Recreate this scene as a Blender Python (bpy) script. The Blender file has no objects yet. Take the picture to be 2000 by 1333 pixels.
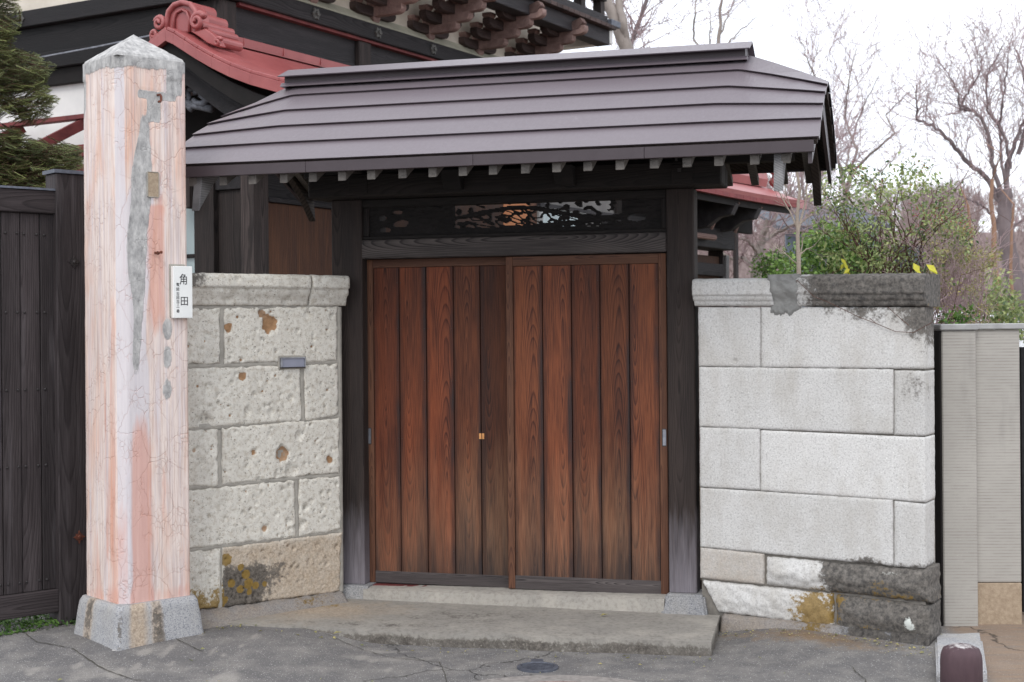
import bpy, bmesh, math, random
import numpy as np
from mathutils import Vector, Matrix, noise as mn
R = math.radians
SC = bpy.context.scene
COL = SC.collection
# ------------------------------------------------------------------ camera, sky, sun, exposure
F, TH, EYE, HY = 2800.0, R(.5), 1.68, 21.5
cd = bpy.data.cameras.new('camera'); cam = bpy.data.objects.new('camera', cd); COL.objects.link(cam)
cd.sensor_width = 36; cd.lens = 36 * F / 2000; cd.shift_y = -HY / 2000
cd.clip_start = .1; cd.clip_end = 3000
cam.location = (0, 0, EYE); cam.rotation_euler = (R(90), TH, 0)
cd.dof.use_dof = True; cd.dof.focus_distance = 8.1; cd.dof.aperture_fstop = 4.0
SC.camera = cam
SUN_EL, SUN_AZ = 46, 200          # azimuth measured clockwise from +Y (north): behind the camera, a little left
W = bpy.data.worlds.new('World'); SC.world = W; W.use_nodes = True
wt = W.node_tree; wt.nodes.clear()
wo = wt.nodes.new('ShaderNodeOutputWorld'); bg = wt.nodes.new('ShaderNodeBackground'); bg.inputs['Strength'].default_value = .1
sky = wt.nodes.new('ShaderNodeTexSky'); sky.sky_type = 'NISHITA'; sky.sun_disc = False
sky.sun_elevation = R(SUN_EL); sky.sun_rotation = R(SUN_AZ)
tc = wt.nodes.new('ShaderNodeTexCoord'); nz = wt.nodes.new('ShaderNodeTexNoise'); nz.inputs['Scale'].default_value = 2.2; nz.inputs['Detail'].default_value = 5
cr = wt.nodes.new('ShaderNodeValToRGB'); cr.color_ramp.elements[0].position = .3; cr.color_ramp.elements[0].color = (12.4, 13.0, 14.2, 1)
cr.color_ramp.elements[1].position = .75; cr.color_ramp.elements[1].color = (13.9, 14.2, 14.8, 1)
mx = wt.nodes.new('ShaderNodeMix'); mx.data_type = 'RGBA'; mx.inputs[0].default_value = .88
wt.links.new(tc.outputs['Generated'], nz.inputs['Vector']); wt.links.new(nz.outputs['Fac'], cr.inputs['Fac'])
wt.links.new(sky.outputs['Color'], mx.inputs[6]); wt.links.new(cr.outputs['Color'], mx.inputs[7])
wt.links.new(mx.outputs[2], bg.inputs['Color']); wt.links.new(bg.outputs['Background'], wo.inputs['Surface'])
sd = bpy.data.lights.new('sun', 'SUN'); sd.energy = .8; sd.angle = R(20); sd.color = (1, .95, .88)
sun = bpy.data.objects.new('sun', sd); COL.objects.link(sun)
az_, el_ = R(SUN_AZ), R(SUN_EL)
sun.rotation_euler = Vector((math.sin(az_) * math.cos(el_), math.cos(az_) * math.cos(el_), math.sin(el_))).to_track_quat('Z', 'Y').to_euler()
SC.view_settings.view_transform = 'Standard'; SC.view_settings.look = 'None'
SC.view_settings.exposure = .34; SC.view_settings.gamma = 1; SC.view_settings.use_curve_mapping = False

# ------------------------------------------------------------------ helpers: measuring
def ray(px, py):
    vx, vy = px - 1000, 666.5 - py
    c, s = math.cos(TH), math.sin(TH)
    return ((vx * c + vy * s) / F, 1.0, (-vx * s + vy * c - HY) / F)
def at(px, py, Y):
    r = ray(px, py); return Vector((r[0] * Y, Y, EYE + r[2] * Y))
def atz(px, py, z):
    r = ray(px, py); t = (z - EYE) / r[2]; return Vector((r[0] * t, t, z))
class Fr:                       # a vertical working plane: x along it, y away from the viewer, z up
    def __init__(s, ox, oy, a):
        s.o = (ox, oy); s.a = R(a); s.c = math.cos(s.a); s.s = math.sin(s.a)
    def at(s, px, py, d=0):
        r = ray(px, py)
        t = (d - s.s * s.o[0] + s.c * s.o[1]) / (-s.s * r[0] + s.c)
        return ((r[0] * t - s.o[0]) * s.c + (t - s.o[1]) * s.s, EYE + r[2] * t)
    def x(s, px, d=0): return s.at(px, 666, d)[0]
    def w(s, x, y, z): return Vector((s.o[0] + x * s.c - y * s.s, s.o[1] + x * s.s + y * s.c, z))
    def loc(s, p):
        dx, dy = p[0] - s.o[0], p[1] - s.o[1]; return Vector((dx * s.c + dy * s.s, -dx * s.s + dy * s.c, p[2]))
G = Fr(.015, 8.36, -15.6)       # gate, y = 0 at the door face
WL = Fr(-1.02, 8.5, 38)         # pale tuff wall, left
WR = Fr(1.034, 8.0, -29.7)      # granite wall, right
FE = Fr(-2.48, 8.07, 42)        # dark board fence
H = Fr(-.2018 * 11.5, 11.5, 60) # long side of the main house

# ------------------------------------------------------------------ helpers: scene graph
def thing(name, label, cat, loc=(0, 0, 0), rotz=0, group=None):
    o = bpy.data.objects.new(name, None); COL.objects.link(o); o.location = loc; o.rotation_euler = (0, 0, rotz)
    o.empty_display_size = .1
    return tag(o, label, cat, group)
def fthing(name, label, cat, fr, group=None): return thing(name, label, cat, (fr.o[0], fr.o[1], 0), fr.a, group)
def tag(o, label=None, cat=None, group=None, kind=None):
    if label: o['label'] = label
    if cat: o['category'] = cat
    if group: o['group'] = group
    if kind: o['kind'] = kind
    return o
def link(name, me, mat=None, parent=None, loc=None, rot=None, tone=None):
    o = bpy.data.objects.new(name, me); COL.objects.link(o)
    if mat is not None and not me.materials: me.materials.append(mat)
    if parent: o.parent = parent
    if loc is not None: o.location = loc
    if rot is not None: o.rotation_euler = rot
    if tone is not None: o.color = (tone, tone, tone, 1)
    return o
class MB:
    def __init__(s): s.v = []; s.f = []; s.at = {}
    def add(s, vs, fs):
        b = len(s.v); s.v.extend(tuple(v) for v in vs); s.f.extend(tuple(i + b for i in f) for f in fs)
    def box(s, x0, x1, y0, y1, z0, z1):
        s.add([(x0, y0, z0), (x1, y0, z0), (x1, y1, z0), (x0, y1, z0), (x0, y0, z1), (x1, y0, z1), (x1, y1, z1), (x0, y1, z1)],
              [(0, 3, 2, 1), (4, 5, 6, 7), (0, 1, 5, 4), (1, 2, 6, 5), (2, 3, 7, 6), (3, 0, 4, 7)])
    def prism(s, poly, a, b, axis='y'):          # poly in the two other axes, extruded a..b along axis
        n = len(poly)
        def P(p, t): return {'y': (p[0], t, p[1]), 'x': (t, p[0], p[1]), 'z': (p[0], p[1], t)}[axis]
        s.add([P(p, a) for p in poly] + [P(p, b) for p in poly],
              [tuple(range(n)), tuple(range(2 * n - 1, n - 1, -1))] + [(i, i + n, (i + 1) % n + n, (i + 1) % n) for i in range(n)])
    def tube(s, pts, rad, k=6, cap=True):
        pts = [Vector(p) for p in pts]; n = len(pts)
        if not hasattr(rad, '__len__'): rad = [rad] * n
        d = (pts[1] - pts[0]).normalized()
        u = d.orthogonal().normalized(); vs = []
        for i in range(n):
            dd = (pts[min(i + 1, n - 1)] - pts[max(i - 1, 0)])
            if dd.length > 1e-9: d = dd.normalized()
            u = (u - d * u.dot(d))
            u = u.normalized() if u.length > 1e-6 else d.orthogonal().normalized()
            w = d.cross(u)
            for j in range(k):
                a = 2 * math.pi * j / k; vs.append(pts[i] + (u * math.cos(a) + w * math.sin(a)) * rad[i])
        fs = [(i * k + j, i * k + (j + 1) % k, (i + 1) * k + (j + 1) % k, (i + 1) * k + j) for i in range(n - 1) for j in range(k)]
        if cap: fs += [tuple(range(k - 1, -1, -1)), tuple(range((n - 1) * k, n * k))]
        s.add(vs, fs)
    def lathe(s, prof, k=20, cx=0, cy=0):         # prof [(r, z)] bottom to top
        vs = [(cx + r * math.cos(2 * math.pi * j / k), cy + r * math.sin(2 * math.pi * j / k), z) for r, z in prof for j in range(k)]
        n = len(prof)
        s.add(vs, [(i * k + j, i * k + (j + 1) % k, (i + 1) * k + (j + 1) % k, (i + 1) * k + j) for i in range(n - 1) for j in range(k)]
              + [tuple(range(k - 1, -1, -1)), tuple(range((n - 1) * k, n * k))])
    def mesh(s, name, mat=None, smooth=False, bevel=0, seg=1):
        me = bpy.data.meshes.new(name); me.from_pydata(s.v, [], s.f)
        for k, a in s.at.items():
            t = me.attributes.new(k, 'FLOAT', 'POINT'); t.data.foreach_set('value', np.asarray(a, dtype=np.float32))
        if bevel:
            bm = bmesh.new(); bm.from_mesh(me)
            bmesh.ops.bevel(bm, geom=[e for e in bm.edges if e.calc_face_angle(0) > .5], offset=bevel, segments=seg, affect='EDGES', clamp_overlap=True)
            bm.to_mesh(me); bm.free()
        if mat: me.materials.append(mat)
        if smooth: me.polygons.foreach_set('use_smooth', [True] * len(me.polygons))
        me.update(); return me
    def obj(s, name, mat, parent=None, smooth=False, bevel=0, seg=1, tone=None, loc=None, rot=None):
        return link(name, s.mesh(name, mat, smooth, bevel, seg), None, parent, loc, rot, tone)
def box(name, mat, parent, x0, x1, y0, y1, z0, z1, bevel=.004, tone=None):     # origin at the middle of the piece
    b = MB(); X, Y, Z = (x1 - x0) / 2, (y1 - y0) / 2, (z1 - z0) / 2
    b.box(-X, X, -Y, Y, -Z, Z)
    return b.obj(name, mat, parent, bevel=bevel, tone=tone, loc=((x0 + x1) / 2, (y0 + y1) / 2, (z0 + z1) / 2))
rnd = random.Random(7)

# ------------------------------------------------------------------ helpers: materials
def c(r, g, b, k=1.0):
    f = lambda v: ((v / 255 + .055) / 1.055) ** 2.4 if v > 10 else v / 255 / 12.92
    return (f(r) * k, f(g) * k, f(b) * k, 1)
class Mat:
    def __init__(s, name):
        s.m = bpy.data.materials.new(name); s.m.use_nodes = True; s.t = s.m.node_tree; s.t.nodes.clear()
        s.o = s.N('OutputMaterial'); s.b = s.N('BsdfPrincipled'); s.t.links.new(s.b.outputs[0], s.o.inputs['Surface'])
    def N(s, ty, **kw):
        n = s.t.nodes.new('ShaderNode' + ty)
        for k, v in kw.items(): setattr(n, k, v)
        return n
    def put(s, sock, v):
        if hasattr(v, 'is_output'): s.t.links.new(v, sock)
        elif v is not None: sock.default_value = v
    def co(s, k='Object'): return s.N('TexCoord').outputs[k]
    def pos(s): return s.N('NewGeometry').outputs['Position']
    def sc(s, v, sx, sy=None, sz=None, loc=(0, 0, 0), rot=(0, 0, 0)):
        n = s.N('Mapping'); s.put(n.inputs['Vector'], v); sy = sx if sy is None else sy; sz = sx if sz is None else sz
        n.inputs['Scale'].default_value = (sx, sy, sz); n.inputs['Location'].default_value = loc; n.inputs['Rotation'].default_value = rot
        return n.outputs[0]
    def noise(s, v, scale, detail=4, rough=.55, dist=0, out='Fac'):
        n = s.N('TexNoise'); s.put(n.inputs['Vector'], v); n.inputs['Scale'].default_value = scale; n.inputs['Detail'].default_value = detail
        n.inputs['Roughness'].default_value = rough; n.inputs['Distortion'].default_value = dist; return n.outputs[out]
    def voro(s, v, scale, feature='F1', out='Distance', rand=1):
        n = s.N('TexVoronoi', feature=feature); s.put(n.inputs['Vector'], v); n.inputs['Scale'].default_value = scale; n.inputs['Randomness'].default_value = rand
        return n.outputs[out]
    def ramp(s, f, stops, interp='LINEAR'):
        n = s.N('ValToRGB'); s.put(n.inputs[0], f); e = n.color_ramp; e.interpolation = interp
        while len(e.elements) < len(stops): e.elements.new(.5)
        for el, (p, col) in zip(e.elements, stops):
            el.position = p; el.color = col if hasattr(col, '__len__') else (col, col, col, 1)
        return n.outputs[0]
    def mix(s, f, a, b, blend='MIX'):
        n = s.N('Mix', data_type='RGBA', blend_type=blend); s.put(n.inputs[0], f)
        s.put(n.inputs[6], a); s.put(n.inputs[7], b); return n.outputs[2]
    def ma(s, op, a, b=0, cl=False):
        n = s.N('Math', operation=op, use_clamp=cl); s.put(n.inputs[0], a); s.put(n.inputs[1], b); return n.outputs[0]
    def xyz(s, v):
        n = s.N('SeparateXYZ'); s.put(n.inputs[0], v); return n.outputs
    def comb(s, x, y, z):
        n = s.N('CombineXYZ'); [s.put(i, v) for i, v in zip(n.inputs, (x, y, z))]; return n.outputs[0]
    def attr(s, name): return s.N('Attribute', attribute_name=name).outputs['Fac']
    def info(s, o): return s.N('ObjectInfo').outputs[o]
    def bump(s, h, strength=.5, dist=.01, nrm=None):
        n = s.N('Bump'); s.put(n.inputs['Height'], h); n.inputs['Strength'].default_value = strength; n.inputs['Distance'].default_value = dist
        s.put(n.inputs['Normal'], nrm); return n.outputs[0]
    def fin(s, col, rough=.8, nrm=None, spec=.35, metal=0, trans=None):
        s.put(s.b.inputs['Base Color'], col); s.put(s.b.inputs['Roughness'], rough); s.put(s.b.inputs['Normal'], nrm)
        s.put(s.b.inputs['Specular IOR Level'], spec); s.put(s.b.inputs['Metallic'], metal)
        return s.m
def bright(m, col, f):           # scale a colour by a scalar socket / value
    return m.mix(1.0, col, m.comb(f, f, f) if hasattr(f, 'is_output') else (f, f, f, 1), 'MULTIPLY')

def wood(name, dark, mid, light, along='z', across='x', depth='y', width=.16, freq=95, slope=.035, grey=None, fine=.5, rough=.75, grain=1.0, streak=None, bumpd=.004, sheen=.3):
    m = Mat(name); o = m.xyz(m.co()); A, X, D = o[along.upper()], o[across.upper()], o[depth.upper()]
    rn = m.info('Random'); shift = m.ma('MULTIPLY', rn, 37.0)
    A2 = m.ma('ADD', A, shift)
    v = m.comb(X, D, A2)
    w1 = m.noise(m.sc(v, 5, 5, 1.1), 1, 3, .5)
    w2 = m.noise(m.sc(v, .6, .6, .9, loc=(3, 1, 9)), 1, 2, .5)
    cx = m.ma('MULTIPLY', m.ma('SUBTRACT', m.ma('FRACT', m.ma('MULTIPLY', rn, 7.31)), .5), width * .9)
    xx = m.ma('ADD', m.ma('SUBTRACT', X, cx), m.ma('MULTIPLY', m.ma('SUBTRACT', w1, .5), width * .35))
    dd = m.ma('ADD', m.ma('ADD', m.ma('MULTIPLY', m.ma('SUBTRACT', w2, .5), .10), m.ma('MULTIPLY', A, slope)), m.ma('ADD', D, m.ma('MULTIPLY', m.ma('SUBTRACT', m.ma('FRACT', m.ma('MULTIPLY', rn, 3.77)), .35), .08)))
    r = m.ma('SQRT', m.ma('ADD', m.ma('MULTIPLY', xx, xx), m.ma('MULTIPLY', dd, dd)))
    fr = m.ma('FRACT', m.ma('MULTIPLY', r, freq))
    ring = m.ramp(fr, [(0, 0), (.62, .35), (.86, 1), (1, 0)])
    fib = m.noise(m.sc(v, 260, 260, 6), 1, 3, .6)
    blot = m.noise(m.sc(v, 11, 11, 1.1, loc=(5, 2, 1)), 1, 5, .65)
    g = m.ma('ADD', m.ma('MULTIPLY', m.ma('SUBTRACT', ring, .4), -.55 * grain), m.ma('ADD', m.ma('MULTIPLY', fib, .5 * fine + .2), m.ma('MULTIPLY', blot, .75)))
    col = m.ramp(g, [(.22, dark), (.55, mid), (.95, light)])
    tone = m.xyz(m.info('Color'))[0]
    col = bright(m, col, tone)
    if grey: col = grey(m, col, o, A, X, fib, blot)
    hgt = m.ma('ADD', m.ma('MULTIPLY', ring, -.6), m.ma('MULTIPLY', fib, .6))
    return m.fin(col, m.ramp(blot, [(.2, rough - .12), (.8, rough + .1)]), m.bump(hgt, .45, bumpd), sheen)

def door_age(m, col, o, A, X, fib, blot):
    # bleached lower third, rain-splashed grey foot and black water streaks along the joints
    rn0 = m.info('Random')
    n = m.noise(m.sc(m.comb(X, rn0, A), 30, 40, 1.2), 1, 4, .65); n5 = m.noise(m.comb(rn0, m.ma('MULTIPLY', rn0, 31), 0), 9, 1)
    h = m.ma('ADD', m.ma('ADD', A, m.ma('MULTIPLY', m.ma('SUBTRACT', n, .5), .8)), m.ma('MULTIPLY', m.ma('SUBTRACT', n5, .5), .7))
    bl = m.ma('MULTIPLY', m.ramp(m.ma('ADD', h, .9), [(.1, 1), (.8, 0)]), m.ramp(fib, [(.3, .25), (.7, 1)]))
    c1 = m.mix(m.ma('MULTIPLY', bl, .58), col, m.mix(blot, c(104, 78, 62), c(180, 146, 116)))
    dk = m.ramp(m.ma('ADD', h, .98), [(.0, 1), (.34, 0)])
    c2 = m.mix(m.ma('MULTIPLY', dk, .82), c1, m.mix(fib, c(20, 18, 19), c(62, 55, 54)))
    rn = m.info('Random'); c2 = m.mix(m.ma('MULTIPLY', m.ramp(m.ma('ADD', m.ma('MULTIPLY', m.ma('FRACT', m.ma('MULTIPLY', rn, 5.17)), .6), m.ma('MULTIPLY', blot, .6)), [(.45, 0), (.8, 1)]), .55), c2, m.mix(1.0, c2, (1.12, .78, .72, 1), 'MULTIPLY'))
    ea = m.ma('ADD', m.ma('MULTIPLY', m.ma('ABSOLUTE', X), 12.5), m.ma('MULTIPLY', m.ma('SUBTRACT', n, .5), .9)); c2 = m.mix(m.ma('MULTIPLY', m.ramp(ea, [(.72, 0), (1.15, 1)]), .6), c2, c(46, 30, 27))
    ed = m.ma('ADD', m.ma('MULTIPLY', X, 11.5), m.ma('MULTIPLY', m.ma('SUBTRACT', n, .5), 1.0))
    st = m.ma('MULTIPLY', m.ramp(ed, [(.62, 0), (.9, 1)]), m.ramp(m.noise(m.comb(m.info('Random'), 0, A), 2.2, 2), [(.42, 0), (.6, 1)]))
    return m.mix(m.ma('MULTIPLY', st, .75), c2, c(42, 38, 40))
M = {}
M['door'] = wood('door_boards', c(19, 11, 10), c(53, 26, 20), c(122, 71, 46), width=.13, freq=150, slope=.06, grey=door_age, rough=.68, grain=.4, fine=1.1)
M['door_frame'] = wood('door_frame_wood', c(52, 32, 25), c(86, 56, 42), c(124, 86, 64), width=.05, freq=210, slope=.01, rough=.72, grain=.5)
M['door_rail'] = wood('door_rail_wood', c(50, 32, 26), c(78, 52, 41), c(112, 80, 62), along='x', across='z', width=.05, freq=210, slope=.01, grain=.5)
M['rail_foot'] = wood('door_foot_wood', c(40, 37, 38), c(66, 60, 60), c(104, 97, 95), along='x', across='z', width=.06, freq=260, slope=.012, grain=.8)
def post_age(m, col, o, A, X, fib, blot):
    n = m.noise(m.sc(m.comb(X, 0, A), 30, 1, 3), 1, 3)
    f = m.ramp(m.ma('ADD', m.ma('ADD', A, 1.16), m.ma('MULTIPLY', m.ma('SUBTRACT', n, .5), .5)), [(.02, 1), (.5, 0)])
    return m.mix(m.ma('MULTIPLY', f, .8), col, m.mix(fib, c(92, 88, 96), c(160, 154, 160)))
M['post'] = wood('post_wood', c(20, 16, 15), c(38, 31, 29), c(68, 58, 54), width=.14, freq=150, slope=.03, grey=post_age, grain=.4, fine=.8)
M['beam'] = wood('beam_wood', c(26, 23, 22), c(42, 37, 35), c(68, 61, 58), along='x', across='z', width=.14, freq=120, slope=.03, grain=.35)
M['lintel'] = wood('lintel_wood', c(32, 29, 29), c(56, 51, 50), c(98, 91, 88), along='x', across='z', width=.13, freq=125, slope=.09, grain=.8)
M['rafter'] = wood('rafter_wood', c(52, 49, 47), c(92, 88, 85), c(136, 130, 124), along='y', across='x', depth='z', width=.06, freq=150)
M['under'] = wood('underside_wood', c(34, 30, 28), c(58, 50, 46), c(84, 74, 68), along='y', across='x', depth='z', width=.2, freq=60)
M['barge'] = wood('barge_wood', c(62, 60, 61), c(108, 107, 108), c(160, 158, 158), along='y', across='z', depth='x', width=.14, freq=90, grain=.5)
def fence_age(m, col, o, A, X, fib, blot):
    s = m.noise(m.sc(m.comb(X, m.ma('MULTIPLY', m.info('Random'), 9), A), 22, 1, 1.6), 1, 4, .6)
    return m.mix(m.ma('MULTIPLY', m.ramp(s, [(.55, 0), (.78, 1)]), .55), col, m.mix(fib, c(70, 65, 67), c(116, 110, 112)))
M['fence'] = wood('fence_boards', c(30, 26, 27), c(52, 46, 47), c(88, 81, 82), width=.14, freq=85, grey=fence_age, grain=.35, rough=.7)
M['fence_rail'] = wood('fence_rail_wood', c(30, 26, 27), c(50, 44, 45), c(78, 71, 72), along='x', across='z', width=.12, freq=80, grain=.5)
M['house_v'] = wood('house_upright_wood', c(22, 19, 19), c(40, 35, 34), c(72, 63, 61), width=.2, freq=70, grain=.6)
M['house_h'] = wood('house_beam_wood', c(22, 21, 23), c(42, 40, 42), c(74, 70, 72), along='x', across='z', width=.2, freq=90, grain=.5)
M['house_red'] = wood('house_panel_wood', c(46, 33, 28), c(78, 54, 44), c(120, 84, 62), width=.3, freq=50, grain=.4)
M['bracket'] = wood('bracket_wood', c(26, 22, 22), c(58, 47, 45), c(104, 86, 82), along='x', across='z', width=.2, freq=60, grain=.3)
M['bracket_pale'] = wood('bracket_block_wood', c(70, 54, 50), c(122, 98, 92), c(172, 146, 138), along='x', across='z', width=.2, freq=60, grain=.3)

def plain(name, col, col2=None, scale=6, rough=.7, bump=.2, bd=.003, spec=.35, metal=0, bs=120):
    m = Mat(name); v = m.co(); f = m.noise(v, scale, 6, .6)
    colr = m.ramp(f, [(.3, col), (.72, col2 or tuple(x * 1.35 for x in col[:3]) + (1,))])
    return m.fin(colr, rough, m.bump(m.noise(v, bs, 4, .6), bump, bd), spec, metal)
M['iron'] = plain('black_iron', c(38, 36, 38), c(62, 56, 54), 40, .55, spec=.5)
M['rust'] = plain('rusty_iron', c(66, 40, 34), c(124, 72, 54), 60, .8)
M['steel'] = plain('dull_steel', c(120, 122, 130), c(170, 172, 180), 20, .35, metal=.7)
M['ink'] = plain('black_ink', c(26, 26, 30), c(40, 40, 44), 40, .6)
M['porcelain'] = plain('white_porcelain', c(226, 228, 226), c(238, 238, 234), 8, .25, .03, spec=.5)
M['plaster'] = plain('cream_plaster', c(196, 186, 172), c(222, 213, 200), 5, .9, .3, .003)
M['white_plaster'] = plain('white_plaster', c(214, 212, 210), c(232, 230, 226), 3, .9, .2, .003)
M['mortar'] = plain('grey_mortar', c(146, 142, 134), c(176, 171, 162), 14, .95, .6, .006)
M['red_roof'] = plain('red_painted_metal', c(146, 74, 74), c(168, 94, 92), 4, .38, .12, .002, spec=.55)
M['red_dark'] = plain('dark_red_paint', c(110, 40, 42), c(142, 60, 60), 6, .6)
M['maroon'] = plain('maroon_wood', c(92, 42, 44), c(124, 62, 60), 8, .7)
M['tyre'] = plain('black_rubber', c(30, 30, 32), c(44, 44, 46), 20, .8)
M['car'] = plain('white_car_paint', c(232, 234, 238), c(238, 240, 244), 2, .18, 0, spec=.6)
M['dark_iron'] = plain('cast_iron', c(74, 78, 88), c(108, 112, 122), 30, .5, .3, .002, metal=.35)
M['black_void'] = plain('black_wood_and_shade', c(20, 18, 18), c(34, 30, 29), 6, .85)  # black timber; also the colour used to paint shade into gaps
def glass(name, col, rough=.08):
    m = Mat(name); v = m.co(); return m.fin(m.ramp(m.noise(m.sc(v, 6, 6, .6), 1, 2), [(.3, col), (.7, tuple(x * 1.6 for x in col[:3]) + (1,))]), rough, None, .6)
M['glass'] = glass('window_glass', c(138, 152, 154))
M['car_glass'] = glass('car_glass', c(40, 46, 52))
M['lamp_glass'] = glass('lamp_glass', c(120, 122, 136), .15)

# purple-brown coated steel of the gate roof
m = Mat('coated_roof_steel'); v = m.co()
n1 = m.noise(v, 1.1, 3); n2 = m.noise(m.sc(v, 60, 12, 60), 1, 4, .7); 
sw = m.ramp(m.noise(m.sc(v, 9, 1.2, 9, rot=(0, 0, .25)), 1, 5, .8), [(.66, 0), (.8, 1)])
colr = m.mix(n1, c(103, 94, 100), c(116, 107, 112)); colr = m.mix(m.ma('MULTIPLY', sw, .12), colr, c(205, 200, 205))
colr = m.mix(m.ma('MULTIPLY', m.ramp(n2, [(.62, 0), (.85, 1)]), .1), colr, c(190, 184, 186))
M['roof'] = m.fin(colr, m.ramp(n2, [(.3, .34), (.8, .48)]), m.bump(m.noise(m.sc(v, 3, 60, 3), 1, 2), .05, .004), .45)
M['roof_edge'] = plain('roof_edge_steel', c(62, 53, 57), c(74, 65, 69), 3, .45, .05, spec=.4)

# ---- stones
def stone_mat(name, base, base2, speck, specka, ss, pitcol, bumpd, pitscale=0, warm=None, white_speck=.55, sps=38, spk=.55):
    m = Mat(name); v = m.co(); rn = m.info('Random')
    v2 = m.N('VectorMath', operation='ADD'); m.put(v2.inputs[0], v); m.put(v2.inputs[1], m.comb(m.ma('MULTIPLY', rn, 3.1), 0, m.ma('MULTIPLY', rn, 5.3))); v2 = v2.outputs[0]
    tone = m.xyz(m.info('Color'))
    n1 = m.noise(v2, 4.5, 5, .6); n2 = m.noise(v2, sps, 5, .65); n3 = m.noise(v2, 150, 3, .6)
    col = m.mix(n1, base, base2)
    col = m.mix(m.ramp(n2, [(.36, spk), (.52, 0)]), col, m.mix(n1, speck, specka))
    vo = m.voro(v2, ss, 'F1'); cell = m.xyz(m.voro(v2, ss, 'F1', 'Color'))
    sp = m.ma('MULTIPLY', m.ramp(vo, [(.18, 1), (.34, 0)]), m.ramp(cell[0], [(.6, 0), (.75, 1)]))
    col = m.mix(m.ma('MULTIPLY', sp, white_speck), col, m.mix(cell[1], c(236, 234, 230), c(250, 250, 248)))  # white specks in the stone
    sd_ = m.ma('MULTIPLY', m.ramp(vo, [(.14, 1), (.26, 0)]), m.ramp(cell[2], [(.8, 0), (.86, 1)]))
    col = m.mix(m.ma('MULTIPLY', sd_, .8), col, c(104, 100, 98))
    h = m.ma('ADD', m.ma('MULTIPLY', n2, .8), m.ma('MULTIPLY', n3, .5))
    if pitscale:
        pv = m.voro(m.sc(v2, 1, 1, 1.3), pitscale, 'F1'); pc = m.xyz(m.voro(m.sc(v2, 1, 1, 1.3), pitscale, 'F1', 'Color'))
        pn = m.ma('ADD', pv, m.ma('ADD', m.ma('MULTIPLY', m.ma('SUBTRACT', n3, .5), .35), m.ma('MULTIPLY', m.ma('SUBTRACT', m.noise(v2, 60, 2), .5), .5)))
        pit = m.ma('MULTIPLY', m.ramp(pn, [(.06, 1), (.22, 0)]), m.ramp(pc[0], [(.5, 0), (.6, 1)]))
        col = m.mix(m.ma('MULTIPLY', pit, .8), col, m.mix(pc[1], c(84, 72, 60), c(136, 112, 88)))
        h = m.ma('SUBTRACT', h, m.ma('MULTIPLY', pit, 1.6))
        pv2 = m.ma('ADD', m.voro(v2, 125, 'F1'), m.ma('MULTIPLY', m.ma('SUBTRACT', m.noise(v2, 90, 2), .5), .5)); pc2 = m.xyz(m.voro(v2, 125, 'F1', 'Color'))
        pit2 = m.ma('MULTIPLY', m.ramp(pv2, [(.1, 1), (.3, 0)]), m.ramp(pc2[0], [(.5, 0), (.7, 1)]))
        col = m.mix(m.ma('MULTIPLY', pit2, .75), col, m.mix(pc2[1], c(92, 80, 66), c(150, 128, 104))); h = m.ma('SUBTRACT', h, pit2)
    p = m.attr('pit'); pn_ = m.ma('ADD', p, m.ma('MULTIPLY', m.ma('SUBTRACT', n2, .5), .5))
    col = m.mix(m.ma('MULTIPLY', m.ramp(pn_, [(.3, 0), (.5, 1)]), m.ramp(p, [(.02, 0), (.1, 1)])), col, m.mix(n2, c(120, 90, 64), c(188, 150, 114)))
    # weathering: black lichen crust, ochre lichen, brown staining (their own outlines)
    col = m.mix(m.ma('MULTIPLY', m.ramp(m.noise(m.sc(v2, 5, 5, 2.2, loc=(1, 7, 3)), 1, 6, .65), [(.46, 0), (.75, 1)]), .6), col, m.mix(n2, c(150, 144, 134), c(190, 184, 174)))
    big = m.noise(v, 9, 6, .7); med = m.noise(v, 45, 5, .7)
    tn = m.ma('ADD', m.attr('tan'), m.ma('MULTIPLY', m.ma('SUBTRACT', big, .5), .6))
    col = m.mix(m.ma('MULTIPLY', m.ramp(tn, [(.3, 0), (.8, 1)]), .8), col, m.mix(m.ramp(m.noise(v2, 75, 4, .7), [(.3, 0), (.7, 1)]), c(128, 108, 86), c(208, 188, 164)))
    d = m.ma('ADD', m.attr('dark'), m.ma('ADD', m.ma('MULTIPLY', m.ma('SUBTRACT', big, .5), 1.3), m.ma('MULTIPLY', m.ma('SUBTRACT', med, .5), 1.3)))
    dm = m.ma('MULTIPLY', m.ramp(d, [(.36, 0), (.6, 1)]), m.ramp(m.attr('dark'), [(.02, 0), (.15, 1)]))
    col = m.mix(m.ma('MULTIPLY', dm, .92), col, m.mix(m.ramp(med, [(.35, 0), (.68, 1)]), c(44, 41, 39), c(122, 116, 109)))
    yv = m.ma('ADD', m.attr('yel'), m.ma('ADD', m.ma('MULTIPLY', m.ma('SUBTRACT', med, .5), 1.5), m.ma('MULTIPLY', m.ma('SUBTRACT', big, .5), 1.3)))
    ym = m.ma('MULTIPLY', m.ramp(yv, [(.42, 0), (.62, 1)]), m.ramp(m.attr('yel'), [(.02, 0), (.15, 1)]))
    col = m.mix(m.ma('MULTIPLY', ym, .9), col, m.mix(n2, c(96, 78, 38), c(166, 134, 66)))
    wt_ = m.ma('ADD', m.attr('wht'), m.ma('MULTIPLY', m.ma('SUBTRACT', med, .5), .9))
    col = m.mix(m.ma('MULTIPLY', m.ramp(wt_, [(.45, 0), (.6, 1)]), m.ramp(m.attr('wht'), [(.02, 0), (.15, 1)])), col, c(214, 218, 212))
    col = bright(m, col, tone[0])
    return m.fin(col, .92, m.bump(h, .7, bumpd), .25)
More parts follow.
